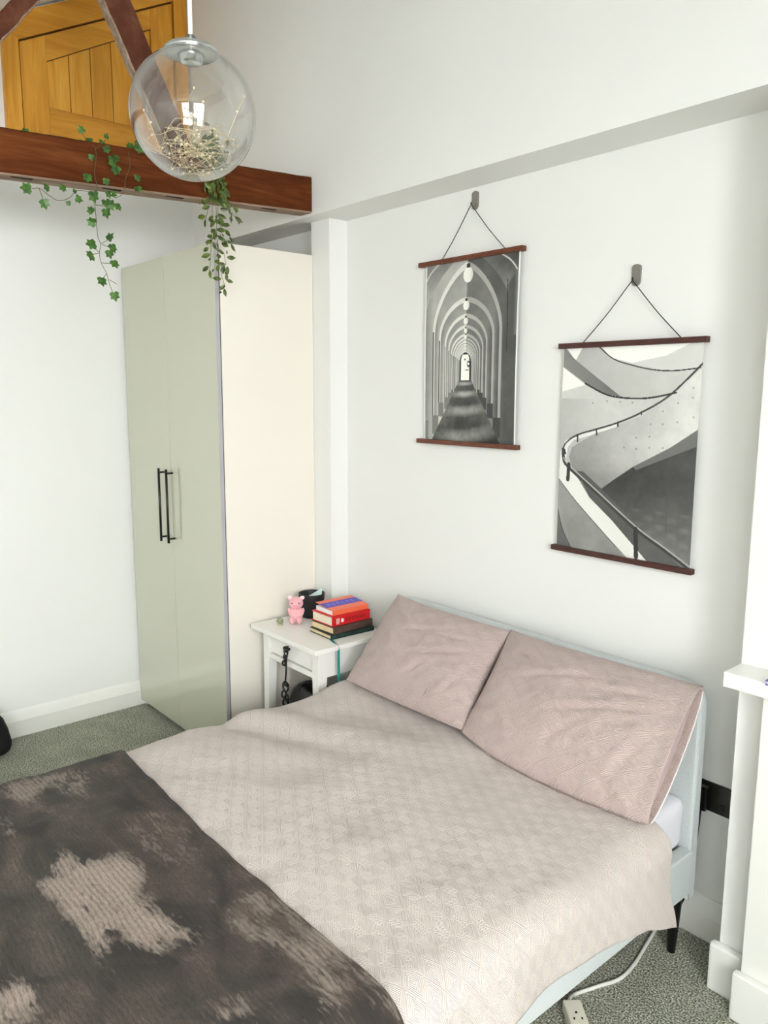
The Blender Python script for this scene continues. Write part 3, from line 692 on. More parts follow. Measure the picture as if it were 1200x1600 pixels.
def _noise(scale, sc, det=4, rot=0.0, dist=0.0):
    mp = _n('ShaderNodeMapping'); mp.inputs['Scale'].default_value = sc; mp.inputs['Rotation'].default_value = (0, 0, rot); nt.links.new(tc.outputs['Object'], mp.inputs[0])
    z_ = _n('ShaderNodeTexNoise'); z_.inputs['Scale'].default_value = scale; z_.inputs['Detail'].default_value = det; z_.inputs['Distortion'].default_value = dist; nt.links.new(mp.outputs[0], z_.inputs['Vector']); return z_.outputs[0]
def _mix(f_, a, b):
    m_ = node(nt, 'ShaderNodeMix', data_type='RGBA'); nt.links.new(f_, m_.inputs[0])
    for v, k_ in ((a, 6), (b, 7)):
        if isinstance(v, tuple): m_.inputs[k_].default_value = (*lin(v), 1)
        else: nt.links.new(v, m_.inputs[k_])
    return m_.outputs[2]
at = _n('ShaderNodeAttribute', attribute_name='tint'); tc = _n('ShaderNodeTexCoord'); sep = _n('ShaderNodeSeparateColor'); nt.links.new(at.outputs['Color'], sep.inputs[0])
fine = _noise(30, (1, 3.2, 1), 6, .2, .4); grain = _noise(120, (.6, 3.5, 1), 3, .15); cloud = _noise(5, (1, 1.6, 1), 6, 0, .8)
mask = _m('MULTIPLY_ADD', _m('SUBTRACT', fine, .5), 2.1, sep.outputs[0]); mask = _m('MULTIPLY_ADD', _m('SUBTRACT', cloud, .5), 1.5, mask); mask = _m('MULTIPLY_ADD', _m('SUBTRACT', mask, .42), 2.6, 0.5, True)
mask = _m('MULTIPLY', mask, _m('MULTIPLY_ADD', sep.outputs[0], .9, .12, True), None, True)
# ribs: fine lines across the throw, wavering
sx = _n('ShaderNodeSeparateXYZ'); nt.links.new(tc.outputs['Object'], sx.inputs[0]); wob = _noise(4, (1, 1, 1), 2)
ribc = _m('SINE', _m('MULTIPLY_ADD', sx.outputs[1], 2*math.pi/.0125, _m('MULTIPLY', wob, 22.0)))
rib01 = _m('POWER', _m('MULTIPLY_ADD', ribc, .5, .5), .45)
brk = _noise(60, (1.0, .5, 1), 2); ribd = _m('MULTIPLY', _m('SUBTRACT', 1.0, rib01), _m('MULTIPLY_ADD', brk, 1.6, -.3, True), None, True)
base = _mix(_m('MULTIPLY_ADD', grain, 2.2, -.6, True), (66, 56, 49), (104, 92, 82)); base = _mix(_m('MULTIPLY_ADD', cloud, 3.0, -1.05, True), (50, 45, 42), base)
base = _mix(_m('MULTIPLY', sep.outputs[1], .18), base, (66, 78, 68)); 
pale = _mix(_m('MULTIPLY_ADD', grain, 1.8, -.4, True), (128, 115, 104), (176, 162, 150)); pale = _mix(_m('MULTIPLY', ribd, .85), pale, (84, 74, 68))
col = _mix(mask, base, pale); nt.links.new(col, b_.inputs['Base Color'])
hgt = _m('ADD', _m('MULTIPLY', rib01, .5), _m('MULTIPLY', grain, .9))
bp = _n('ShaderNodeBump'); bp.inputs['Strength'].default_value = .7; bp.inputs['Distance'].default_value = .003; nt.links.new(hgt, bp.inputs['Height']); nt.links.new(bp.outputs[0], b_.inputs['Normal'])
th_edge = lambda x: float(np.interp(x, [1.55, 1.7, 2.0, 2.36, 2.72, 2.94, 3.06, 3.1], [-1.285, -1.325, -1.362, -1.377, -1.372, -1.389, -1.424, -1.44]))
th = cloth('throw_blanket', th_edge, -2.16, 460, 330, .010, .008, thr_m, .16, .22, throw_cols)
tag(th, 'dark brown grey plush throw with pale patches over the foot of the bed', 'blanket')

# pillows
def pillow(name, label, TL, TR, BR, BL, T_, seed, open_end=False, m=pil_m, sag=0.0):
    TL, TR, BR, BL = map(Vector, (TL, TR, BR, BL)); c0 = (TL+TR+BR+BL)/4
    nrm = ((TR-TL).cross(TL-BL)).normalized()
    if nrm.y > 0: nrm = -nrm
    t = thing(name, label, 'pillow', c0, 0, 'pillows against the headboard'); nu, nv = 110, 80
    us = np.linspace(-1, 1, nu+1); vs_ = np.linspace(-1, 1, nv+1)
    def P(u_, v_, side):
        a, b = (u_+1)/2, (v_+1)/2
        # sides bow inward between corners
        bow = 1-.045*(1-v_*v_)*(0 if (open_end and u_ > 0) else 1); bow2 = 1-(.05 if v_ > 0 else -sag)*(1-abs(u_+.25*(u_ < .8)*(1-abs(u_)))**2.2)
        a2 = .5+(a-.5)*bow; b2 = .5+(b-.5)*bow2
        p = (BL*(1-a2)+BR*a2)*(1-b2)+(TL*(1-a2)+TR*a2)*b2
        eu = max(0, 1-abs(u_)**2.6); ev = max(0, 1-abs(v_)**2.4)
        if open_end and u_ > 0: eu = max(eu, .42*(1-u_)+.20*1)
        th_ = T_*(eu**.55)*(ev**.55)
        w = .010*noise.noise(Vector((u_*2.2+seed, v_*1.8, side*.6)))+.006*noise.noise(Vector((u_*6+seed, v_*5+2, side)))+.003*noise.noise(Vector((u_*14, v_*9+seed, side)))
        # a few drawn creases
        for (cu, cv, aa, ln, dp) in ((-.1, .35, .35, .5, .007), (.35, .05, .45, .6, .008), (.15, -.35, .9, .3, .006), (-.45, .5, -.5, .35, .006), (.55, .45, .2, .4, .007), (.75, -.3, 1.2, .4, .007)):
            aa += .3*math.sin(seed); du = (u_-cu)*math.cos(aa)+(v_-cv)*math.sin(aa); dv_ = -(u_-cu)*math.sin(aa)+(v_-cv)*math.cos(aa)
            w -= dp*math.exp(-(dv_/.035)**2)*max(0, 1-(du/ln)**2)-dp*.6*math.exp(-((dv_-.08)/.05)**2)*max(0, 1-(du/ln)**2)
        # radial gathers toward corners
        rad = math.hypot(u_, v_); ang = math.atan2(v_, u_)
        w += .004*math.sin(ang*18+seed+4*noise.noise(Vector((u_*2, v_*2, seed))))*ss(.65, 1.15, rad)
        e = (max(0, 1-u_**8)*max(0, 1-v_**8))
        return p+nrm*(side*th_+w*e*(1 if side > 0 else .4))-c0
    w_ = (TR-TL).length; h_ = (TL-BL).length
    for side, nm in ((1, 'front'),):
        X = np.zeros((nv+1, 2*nu+1+0, 3)); UV = np.zeros((nv+1, 2*nu+1, 2))
        for i, v_ in enumerate(vs_):
            for j in range(2*nu+1):
                if j <= nu: u_ = us[j]; sd = 1
                else: u_ = us[2*nu-j]; sd = -1
                if open_end:
                    # start at back right edge, go round the left side, end at front right edge
                    if j <= nu: u_ = us[nu-j]; sd = -1
                    else: u_ = us[j-nu]; sd = 1
                    X[i, j] = P(u_, v_, sd if abs(u_+1) > 1e-6 else 0)
                else: X[i, j] = P(u_, v_, sd if abs(u_-1) > 1e-6 else 0)
                UV[i, j] = ((u_+1)/2*w_+(0 if sd > 0 else 5), (v_+1)/2*h_)
        o = grid('pillowcase', X, m, t, None, UV)
        if open_end:
            so = o.modifiers.new('cloth', 'SOLIDIFY'); so.thickness = .003; so.offset = 0
    if open_end:
        # inner pillow seen in the open end + white hem line
        Xi = np.zeros((nv+1, 9, 3))
        for i, v_ in enumerate(vs_):
            for k in range(9):
                sd = 1-2*k/8; X0 = P(.93, v_*.99, 1); X1_ = P(.93, v_*.99, -1)
                Xi[i, k] = X0*(1-k/8)+X1_*(k/8)
        grid('inner_flap', Xi, blush_in, t)
        bm = bmesh.new(); tube(bm, [P(1, v_, -1) for v_ in vs_[2:-2]], .0022, 6)
        obj('hem', bm, mat('white hem', (235, 228, 226), .8), t, True)
        bm = bmesh.new(); tube(bm, [P(1, v_, 1) for v_ in vs_[1:-1]], .0020, 6)
        obj('hem', bm, blush_in, t, True)
    return t
pillow('pillow', 'mauve quilted pillow leaning on the headboard nearest the bedside table', (1.668, -.155, .893), (2.300, -.165, .885), (2.330, -.44, .595), (1.650, -.42, .575), .090, 3.0, sag=.02)
pillow('pillow', 'larger mauve quilted pillow with open end, leaning at the near side of the headboard', (2.292, -.165, .888), (3.015, -.165, .892), (3.032, -.455, .575), (2.325, -.45, .595), .100, 9.0, True, sag=.16)

# ------------------------------------------------------------ bedside table
tb = thing('bedside_table', 'small white bedside table with tapered legs between wardrobe and bed', 'table', (1.29, -.30, 0))
Tt = lambda x, y, z: (x-1.29, y+.30, z)
def tbx(nm, a, b, bev=.002, m=tbl_m, par=tb): return box(nm, Tt(*a), Tt(*b), m, par, bev)
tbx('table_top', (1.035, -.498, .662), (1.545, -.105, .682), .003)
LX = ((1.075, 1), (1.505, -1)); LY = ((-.455, 1), (-.145, -1))
for lx, sx in LX:
    for ly, sy in LY:
        bm = bmesh.new(); vs = bx(bm, Tt(lx-(0 if sx > 0 else .048), ly-(0 if sy > 0 else .048), 0), Tt(lx+(.048 if sx > 0 else 0), ly+(.048 if sy > 0 else 0), .6615))
        for v in bm.verts:
            if v.co.z < .01:
                ox, oy = Tt(lx, ly, 0)[:2]; v.co.x = ox+(v.co.x-ox)*.6; v.co.y = oy+(v.co.y-oy)*.6
        obj('leg', bm, tbl_m, tb)
tbx('side_apron', (1.480, -.406, .535), (1.498, -.194, .6615), .001); tbx('side_apron', (1.082, -.406, .535), (1.100, -.194, .6615), .001)
tbx('back_apron', (1.124, -.168, .535), (1.456, -.152, .6615), .001)
dw = tbx('drawer', (1.125, -.446, .562), (1.455, -.430, .655), .001)
tbx('drawer_rail', (1.1235, -.452, .532), (1.4565, -.425, .556), .001)
bm = bmesh.new()
prof_k = [(0, 0), (.007, 0), (.006, .008), (.011, .014), (.013, .020), (.009, .026), (0, .027)]
lathe(bm, prof_k, 20); kb = obj('drawer_knob', bm, dark_m, dw, True); kb.rotation_euler = (math.pi/2, 0, 0); kb.location = Tt(1.275, -.4462, .612)
# black lanyard with clips hanging from the knob
ly = thing('lanyard', 'black webbing lanyard with clips hanging from the drawer knob', 'lanyard', (1.275, -.467, .612))
bm = bmesh.new(); tube(bm, smoothline([(0, .014, .014), (.014, .0, .012), (.018, 0, -.004), (.008, -.002, -.05), (.010, -.004, -.09), (.006, -.006, -.14)], 5), .0045, 8, flat=.5)
tube(bm, smoothline([(0, .014, .014), (-.012, 0, .010), (-.012, 0, -.004), (.002, -.002, -.05)], 5), .0045, 8, flat=.5); obj('strap', bm, dark_m, ly, True)
for (cx_, cz_, r_, rot) in ((.004, -.030, .010, 0), (-.004, -.060, .010, .5), (.006, -.165, .022, .2), (-.008, -.205, .016, 1.0), (.014, -.215, .014, .3), (.004, -.24, .018, .9)):
    pts = [Vector((cx_+r_*math.cos(a)*.8*math.cos(rot), -.006+r_*math.cos(a)*.5*math.sin(rot), cz_+r_*math.sin(a))) for a in np.linspace(0, 2*math.pi, 17)]
    bm = bmesh.new(); tube(bm, pts, .0045, 8); obj('clip', bm, dark_m, ly, True)
bm = bmesh.new(); bx(bm, (-.004, -.018, -.158), (.034, -.004, -.144), .004); obj('toggle', bm, dark_m, ly)

def soft_bag(name, label, c, s, seed, m, cat='bag', hand=True):
    t = thing(name, label, cat, (c[0], c[1], 0)); bm = bmesh.new(); bmesh.ops.create_cube(bm, size=2)
    bmesh.ops.subdivide_edges(bm, edges=bm.edges[:], cuts=14, use_grid_fill=True)
    for v in bm.verts:
        p = v.co.copy(); q = Vector((math.copysign(abs(p.x)**1, p.x), p.y, p.z)); L4 = (abs(p.x)**5+abs(p.y)**5+abs(p.z)**5)**(1/5)
        q = p/L4; z = (q.z+1)/2; k = 1-.28*z*z
        v.co = Vector((q.x*s[0]/2*(1-.06*z), q.y*s[1]/2*k, z*s[2]))
        nn = noise.noise(Vector((v.co.x*9+seed, v.co.y*9, v.co.z*9)))*.012+noise.noise(Vector((v.co.x*24+seed, v.co.y*24, v.co.z*24)))*.005
        v.co += Vector((q.x, q.y, .5*q.z)).normalized()*nn*min(1, v.co.z*20)
        v.co.z = max(.001, v.co.z)
    obj('bag_body', bm, m, t, True)
    if hand:
        bm = bmesh.new(); hx = s[0]*.22
        tube(bm, smoothline([(-hx, -s[1]*.30, s[2]*.90), (-hx*.8, -s[1]*.2, s[2]*1.02), (0, -s[1]*.1, s[2]*1.06), (hx*.8, -s[1]*.2, s[2]*1.02), (hx, -s[1]*.30, s[2]*.90)], 6), .009, 8, flat=.45)
        obj('handle', bm, m, t, True)
    return t
bagm = mat('crumpled black nylon', (20, 20, 22), .28, bump=1.0, bscale=35)
soft_bag('tote_bag', 'crumpled shiny black bag standing under the bedside table', (1.265, -.29, 0), (.30, .20, .40), 2, bagm)
soft_bag('backpack', 'black bag on the carpet cut off by the left edge', (.135, -1.50, 0), (.20, .34, .22), 8, mat('matt black fabric', (9, 9, 10), .9), hand=False)
cb = thing('charging_cable', 'thin grey cable trailing down the wall behind the bedside table', 'cable', (1.30, -.02, .2))
bm = bmesh.new(); tube(bm, smoothline([(.02, 0, .38), (.02, -.004, .30), (.00, 0, .22), (-.06, 0, .12), (-.10, -.01, .0), (-.08, -.02, -.195)], 6), .0022, 6); obj('wire', bm, mat('grey cable', (150, 150, 146), .5), cb, True)

# things on the bedside table ----------------------------------------------------------
ZTB = .682
def book(name, label, x, y, z, w, l, h, rz, cover, pages, tilt=None):
    """spine at local +x side; w across, l along y"""
    t = thing(name, label, 'book', (x, y, z), rz, 'books piled on the bedside table')
    ct = .0028
    bm = bmesh.new(); 
    bx(bm, (-w/2, -l/2, 0), (w/2, l/2, ct), .0008); bx(bm, (-w/2, -l/2, h-ct), (w/2, l/2, h), .0008)
    bx(bm, (w/2-.003, -l/2, 0), (w/2+.0015, l/2, h), .0012)
    obj('cover', bm, cover, t)
    box('page_block', (-w/2+.004, -l/2+.004, ct), (w/2-.003, l/2-.004, h-ct), pages, t)
    return t
cream = mat('cream page edges', (226, 204, 160), .8, var=.12, vscale=40, stretch=(1, 1, 60)); whitep = mat('white page edges', (235, 235, 238), .8, var=.1, vscale=40, stretch=(1, 1, 60))
z = ZTB+.0005
grn = mat('dark green marbled cover', (14, 26, 26), .3, col2=(24, 62, 52), vscale=40)
bk1 = book('hardback_book', 'dark green hardback with teal ribbon at the bottom of the bedside book pile', 1.389, -.240, z, .163, .235, .020, -.035, grn, cream); z += .0205
rb = bmesh.new(); pts = smoothline([(.072, -.108, .004), (.095, -.121, .003), (.125, -.128, .003), (.152, -.132, .0025), (.1590, -.133, -.002), (.1600, -.133, -.03), (.1600, -.133, -.09), (.1605, -.133, -.15), (.1605, -.133, -.245)], 6)
rows = []
for i, p in enumerate(pts):
    a = .3+.9*math.sin(i*.22); rows.append([rb.verts.new(p+Vector((math.cos(a), math.sin(a), 0))*s_*.0055) for s_ in (-1, 1)])
for a, b in zip(rows, rows[1:]): rb.faces.new((a[0], a[1], b[1], b[0]))
ro = obj('ribbon_marker', rb, mat('teal satin', (18, 128, 118), .35), bk1); ro['label'] = 'teal satin ribbon'; so = ro.modifiers.new('t', 'SOLIDIFY'); so.thickness = .0006
book('hardback_book', 'brown hardback between the red and dark green books', 1.386, -.238, z, .158, .222, .031, .02, mat('worn brown cover', (84, 62, 52), .5, col2=(60, 42, 36), vscale=30), cream); z += .0315
red = book('hardback_book', 'thick red book with white lettering on its spine', 1.378, -.238, z, .150, .210, .043, .0, mat('red cloth cover', (205, 30, 34), .4), mat('pale page edges', (228, 218, 196), .8, var=.1, vscale=40, stretch=(1, 1, 60)))
wl = mat('white foil', (240, 225, 222), .5)
bm = bmesh.new()
for k in range(3):
    for j in range(5): bx(bm, (.0765, -.083+k*.0065, .007+j*.0055), (.0770, -.079+k*.0065, .010+j*.0055+.0012*((k+j) % 2)))
o = obj('spine_lettering', bm, wl, red); o['label'] = 'white lettering'
bm = bmesh.new(); vs = []
for k in range(20): a = 2*math.pi*k/20; vs.append((-.050+.0075*math.cos(a), .021+.0085*math.sin(a)*(1 if math.sin(a) > 0 else 1.2)))
prism(bm, vs, 0, .0765, .0771); obj('spine_emblem', bm, wl, red)
bm = bmesh.new()
for j in range(7): bx(bm, (.0765, -.030+j*.016, .013), (.0769, -.020+j*.016, .030), 0)
obj('title_panel', bm, mat('dull red foil', (150, 24, 28), .4), red)
z += .0435
org = mat('orange paper cover', (236, 108, 74), .38); blu = mat('blue band', (62, 44, 178), .38)
pb = thing('paperback_book', 'orange paperback with blue title band, top of the bedside book pile', 'book', (1.378, -.232, z), -.02, 'books piled on the bedside table')
w, l = .128, .196
box('page_block', (-w/2+.002, -l/2+.002, .002), (w/2-.001, l/2-.002, .020), whitep, pb)
cvr = box('back_cover', (-w/2, -l/2, 0.0004), (w/2, l/2, .002), org, pb)
bm = bmesh.new()     # front cover springs open on the far-left side
hinge = Vector((w/2, 0, .0205)); ang = math.radians(6)
def cp(x, y, dz=0): s_ = w/2-x; return (w/2-s_*math.cos(ang), y, .0205+s_*math.sin(ang)+dz+.0*s_)
Nn = 10
def strip(x0, x1, y0, y1, dz, t=.0012):
    b2 = bmesh.new(); A = []; 
    for zz in (0, t):
        for (x, y) in ((x0, y0), (x1, y0), (x1, y1), (x0, y1)): A.append(b2.verts.new(cp(x, y, dz+zz)))
    for q in ((3, 2, 1, 0), (4, 5, 6, 7), (0, 1, 5, 4), (1, 2, 6, 5), (2, 3, 7, 6), (3, 0, 4, 7)): b2.faces.new([A[i] for i in q])
    return b2
obj('front_cover', strip(-w/2, w/2, -l/2, l/2, 0), org, pb)
o = obj('title_band', strip(-.034, .022, -l/2, l/2, .0012, .0003), blu, pb); o['label'] = 'blue title band'
b3 = bmesh.new(); gold = mat('pale lilac lettering', (150, 140, 225), .5)
def blk(x0, x1, y0, y1):
    A = []
    for zz in (.0015, .0018):
        for (x, y) in ((x0, y0), (x1, y0), (x1, y1), (x0, y1)): A.append(b3.verts.new(cp(x, y, zz)))
    for q in ((3, 2, 1, 0), (4, 5, 6, 7), (0, 1, 5, 4), (1, 2, 6, 5), (2, 3, 7, 6), (3, 0, 4, 7)): b3.faces.new([A[i] for i in q])
for k in range(6):
    y_ = -.075+k*.026
    blk(-.014, .004, y_, y_+.003); blk(-.014, -.010, y_, y_+.012)
    if k % 2: blk(.0, .004, y_, y_+.012)
    else: blk(-.014, .004, y_+.010, y_+.013)
obj('cover_lettering', b3, gold, pb)
box('spine', (w/2-.0005, -l/2, 0), (w/2+.001, l/2, .0205), org, pb)

# black cup with a folded card
cu = thing('desk_cup', 'matt black tapered cup behind the pink pig on the bedside table', 'cup', (1.118, -.212, ZTB))
bm = bmesh.new(); lathe(bm, [(0, .001), (.046, .001), (.048, .003), (.062, .112), (.062, .115), (.059, .115), (.056, .110), (.044, .008), (0, .006)], 40)
obj('cup_body', bm, mat('matt black ceramic', (24, 24, 26), .55), cu, True)
cd = thing('note_card', 'pale mint folded note sticking out of the black cup', 'card', (1.135, -.205, ZTB+.05))
bm = bmesh.new(); mv = Matrix.Rotation(math.radians(52), 4, 'Z')
pts = [(-.030, 0, -.02), (.024, 0, -.03), (.034, 0, .088), (.028, 0, .086), (-.030, 0, .052)]
A = [bm.verts.new(mv @ Vector(p)) for p in pts]; B = [bm.verts.new(mv @ (Vector(p)+Vector((0, .0012, 0)))) for p in pts]
bm.faces.new(A); bm.faces.new(B[::-1])
for i in range(5): bm.faces.new((A[i], B[i], B[(i+1) % 5], A[(i+1) % 5]))
obj('card_sheet', bm, mat('mint paper', (205, 228, 222), .7), cd)

# plush pig
pink = mat('pink plush', (240, 178, 184), .95, var=.1, vscale=120, bump=.6, bscale=300, sheen=.3); pinkl = mat('light pink plush', (246, 214, 212), .95, bump=.5, bscale=300)
pg = thing('plush_pig', 'small pink plush pig sitting on the bedside table', 'soft toy', (1.150, -.322, ZTB), math.radians(-40+90))
# local frame: -y faces viewer side after rotation
def ell(bm, c, r_, rot=None, seg=20):
    res = bmesh.ops.create_uvsphere(bm, u_segments=seg, v_segments=seg//2+2, radius=1)
    m_ = Matrix.Translation(c) @ (rot.to_4x4() if rot else Matrix.Identity(4)) @ Matrix.Diagonal((*r_, 1)); bmesh.ops.transform(bm, matrix=m_, verts=res['verts'])
bm = bmesh.new()
ell(bm, (0, 0, .040), (.031, .029, .040)); ell(bm, (0, -.006, .093), (.033, .030, .030))
for s_ in (-1, 1):
    ell(bm, (s_*.016, -.026, .018), (.014, .026, .017)); ell(bm, (s_*.027, -.010, .050), (.010, .014, .022), Matrix.Rotation(s_*.3, 3, 'Y'))
ell(bm, (0, -.032, .082), (.017, .013, .013))
pbd = obj('pig_body', bm, pink, pg, True)
rm = pbd.modifiers.new('r', 'REMESH'); rm.mode = 'VOXEL'; rm.voxel_size = .0022; rm.use_smooth_shade = True
sm = pbd.modifiers.new('s', 'SMOOTH'); sm.iterations = 4; sm.factor = .6
for s_ in (-1, 1):
    bm = bmesh.new(); ell(bm, (s_*.027, -.004, .116), (.013, .004, .010), Matrix.Rotation(s_*-.6, 3, 'Y') @ Matrix.Rotation(.2, 3, 'X')); obj('ear', bm, pinkl, pg, True)
    bm = bmesh.new(); ell(bm, (s_*.016, -.0325, .098), (.003, .0025, .0032)); obj('eye', bm, dark_m, pg, True)
bm = bmesh.new(); ell(bm, (0, -.0435, .083), (.012, .004, .009)); obj('snout', bm, mat('rose felt', (228, 150, 160), .9), pg, True)

gb = thing('glass_ball', 'tiny greenish crystal ball beside the pink pig', 'ornament', (1.140, -.405, ZTB))
bm = bmesh.new(); lathe(bm, [(0, 0), (.012, 0), (.013, .004), (.010, .006), (0, .006)], 24); obj('stand', bm, mat('pale stone', (180, 176, 150), .5), gb, True)
bm = bmesh.new(); bmesh.ops.create_icosphere(bm, subdivisions=2, radius=.0165); bmesh.ops.translate(bm, verts=bm.verts, vec=(0, 0, .0205)); obj('ball', bm, mat('green stone', (168, 176, 140), .15, col2=(96, 108, 74), vscale=70), gb)

# ------------------------------------------------------------ extension lead
ex = thing('extension_lead', 'white extension lead block and cable on the carpet by the bed', 'extension lead', (2.95, -.60, 0))
bm = bmesh.new(); pts = [(2.80, .10, .03), (2.86, -.03, .012), (2.882, -.097, .005), (2.905, -.20, .005), (2.926, -.30, .005), (2.930, -.385, .005), (2.905, -.46, .005), (2.882, -.532, .006), (2.889, -.575, .018), (2.900, -.592, .018)]
pts[0] = (2.80, .0-.03, .03)
tube(bm, smoothline([(x-2.95, y+.60, z_) for x, y, z_ in pts], 8), .0055, 10); obj('cable', bm, cord_m, ex, True)
a = Vector((2.905, -.590, 0)); dirv = Vector((.62, -.50, 0)).normalized(); ang_ = math.atan2(dirv.y, dirv.x)
mt2 = Matrix.Translation((a.x-2.95, a.y+.60, 0)) @ Matrix.Rotation(ang_, 4, 'Z')
bw = mat('cream plastic', (238, 234, 216), .4)
blk_ = box('socket_block', (0, -.026, .001), (.40, .026, .036), bw, ex, .005, 3, mt2)
for k in range(3):
    bm = bmesh.new()
    for q in (((.045+k*.09, -.003, .0355), (.051+k*.09, .003, .0368)), ((.065+k*.09, -.013, .0355), (.073+k*.09, -.009, .0368)), ((.065+k*.09, .009, .0355), (.073+k*.09, .013, .0368))): bx(bm, *q, mtx=mt2)
    obj('outlet', bm, blackg, blk_)

# ------------------------------------------------------------ pendant globe
GC = Vector((2.220, -1.326, 2.398)); GR = .150
pn = thing('pendant_light', 'large clear glass globe pendant with chrome cap', 'pendant light', GC)
bm = bmesh.new(); prof = []
for k in range(0, 61):
    a = math.radians(-90+(90+66)*k/60); prof.append((GR*math.cos(a), GR*math.sin(a)))
prof[0] = (0, -GR); lathe(bm, prof, 96)
glass_m = glass_mat('clear globe glass', (.985, .99, .988), 0.0, 1.5)
obj('glass_globe', bm, glass_m, pn, True)
bm = bmesh.new(); prof = []
for k in range(0, 61):
    a = math.radians(-90+(90+66)*k/60); prof.append(((GR-.004)*math.cos(a), (GR-.004)*math.sin(a)))
prof[0] = (0, -GR+.004); lathe(bm, prof, 96); bmesh.ops.reverse_faces(bm, faces=bm.faces)
obj('inner_glass_surface', bm, glass_m, pn, True)
bm = bmesh.new(); zz = GR*math.sin(math.radians(66)); rr = GR*math.cos(math.radians(66))
lathe(bm, [(0, zz-.004), (rr-.003, zz-.004), (rr+.004, zz), (rr+.004, zz+.006), (rr-.006, zz+.014), (.030, zz+.022), (.016, zz+.028), (.010, zz+.040), (0, zz+.042)], 64); obj('cap', bm, chrome_m, pn, True)
bm = bmesh.new(); lathe(bm, [(0, zz-.022), (.022, zz-.022), (.026, zz-.019), (.028, zz-.008), (.032, zz-.004), (0, zz-.003)], 32); obj('lamp_holder', bm, chrome_m, pn, True)
zt_c = zc(GC.y)-GC.z
bm = bmesh.new(); lathe(bm, [(0, zz+.04), (.0055, zz+.04), (.0055, zt_c-.02), (.045, zt_c-.015), (.048, zt_c+.01), (0, zt_c+.01)], 24); obj('drop_rod', bm, cord_m, pn, True)
# fairy lights lying in the globe
fl = thing('fairy_lights', 'tangle of fine wire fairy lights lying inside the glass globe', 'fairy lights', GC+Vector((0, 0, -GR)))
rs = random.Random(5); Ri = GR-.010; wire = []; p = Vector((0, 0, -Ri*.8)); bulbs = []
bm = bmesh.new()
def clampin(q):
    if q.length > Ri: q = q.normalized()*Ri
    return q
for loop in range(30):
    a0 = rs.uniform(0, 2*math.pi); pts = []; rad = rs.uniform(.03, .115); zc0 = rs.uniform(-.125, -.055); tl = Vector((rs.uniform(-.35, .35), rs.uniform(-.35, .35), 1)).normalized()
    cx_, cy_ = rs.uniform(-.05, .05), rs.uniform(-.05, .05)
    for k in range(9):
        a = a0+k*.55+rs.uniform(-.12, .12); zz_ = zc0+.014*rs.uniform(-1, 1)+.03*math.sin(a+loop)
        pts.append(clampin(Vector((cx_+rad*math.cos(a), cy_+rad*math.sin(a), zz_))))
    pl_ = smoothline(pts, 5); pl_ = [clampin(q) for q in pl_]
    tube(bm, [q+Vector((0, 0, GR)) for q in pl_], .0007, 5)
    for k in (1, 4, 6):
        if rs.random() < .85: bulbs.append(pts[k])
for (e) in (((-.10, .04, -.02), (-.085, .03, .05), (-.03, .02, .075)), ((.06, .05, -.07), (.09, .07, .0), (.10, .085, .035)), ((-.06, -.06, -.08), (-.09, -.07, -.01), (-.105, -.08, .02)), ((-.02, .0, -.08), (-.05, .03, .0), (-.06, .06, .06))):
    pts = [clampin(Vector(q)) for q in e]; tube(bm, [q+Vector((0, 0, GR)) for q in smoothline(pts, 6)], .0008, 5); bulbs += [pts[1], pts[2]]
obj('wire', bm, mat('pale copper wire', (214, 196, 160), .35, metal=.3), fl, True)
bulb_m = mat('warm white bead', (250, 236, 200), .3)
bme = None
for q in bulbs[:90]:
    if bme is None:
        b2 = bmesh.new(); ell(b2, (0, 0, 0), (.0024, .0024, .0032), None, 10); o = obj('bulb', b2, bulb_m, fl, True); bme = o.data
    else:
        o = bpy.data.objects.new('bulb', bme); C.objects.link(o); o.parent = fl
    o.location = q*.985+Vector((0, 0, GR)); o.rotation_euler = (rs.uniform(0, 3), rs.uniform(0, 3), 0)

# ------------------------------------------------------------ garlands
IVY = [(-1.394, 2.417, 'L'), (-1.338, 2.374, 'DR'), (-1.325, 2.429, 'D'), (-1.274, 2.436, 'D'), (-1.256, 2.388, 'D'), (-1.219, 2.408, 'R'), (-1.23, 2.433, 'D'), (-1.165, 2.425, 'D'), (-1.178, 2.377, 'UL'), (-1.18, 2.336, 'L'), (-1.126, 2.408, 'D'), (-1.104, 2.407, 'R'), (-1.121, 2.375, 'D'), (-1.078, 2.403, 'D'), (-1.111, 2.441, 'D'), (-1.091, 2.445, 'R'), (-1.11, 2.293, 'U'), (-1.18, 2.261, 'L'), (-1.186, 2.22, 'L'), (-1.103, 2.255, 'DR'), (-1.118, 2.232, 'D'), (-1.097, 2.2, 'DR'), (-1.147, 2.133, 'D'), (-1.102, 2.084, 'D'), (-1.185, 2.485, 'D'), (-1.116, 2.484, 'D'), (-1.168, 2.557, 'D'), (-1.086, 2.556, 'D'), (-1.078, 2.532, 'D'), (-1.071, 2.575, 'D'), (-0.997, 2.517, 'D'), (-0.998, 2.478, 'D'), (-1.11, 2.596, 'D'), (-1.186, 2.656, 'UL'), (-1.158, 2.622, 'D'), (-1.191, 2.615, 'L'), (-1.094, 2.651, 'U'), (-1.113, 2.627, 'R'), (-1.005, 2.629, 'L'), (-0.987, 2.62, 'D'), (-1.377, 2.609, 'L'), (-0.977, 2.639, 'R')]
IVS = [80, 75, 60, 60, 40, 60, 40, 90, 60, 75, 60, 85, 75, 65, 60, 50, 70, 85, 85, 75, 70, 75, 80, 75, 70, 60, 50, 100, 80, 60, 60, 60, 60, 60, 60, 30, 50, 50, 90, 70, 60, 80]
DIR = {'L': 180, 'R': 0, 'D': -90, 'U': 80, 'UL': 130, 'DR': -60}
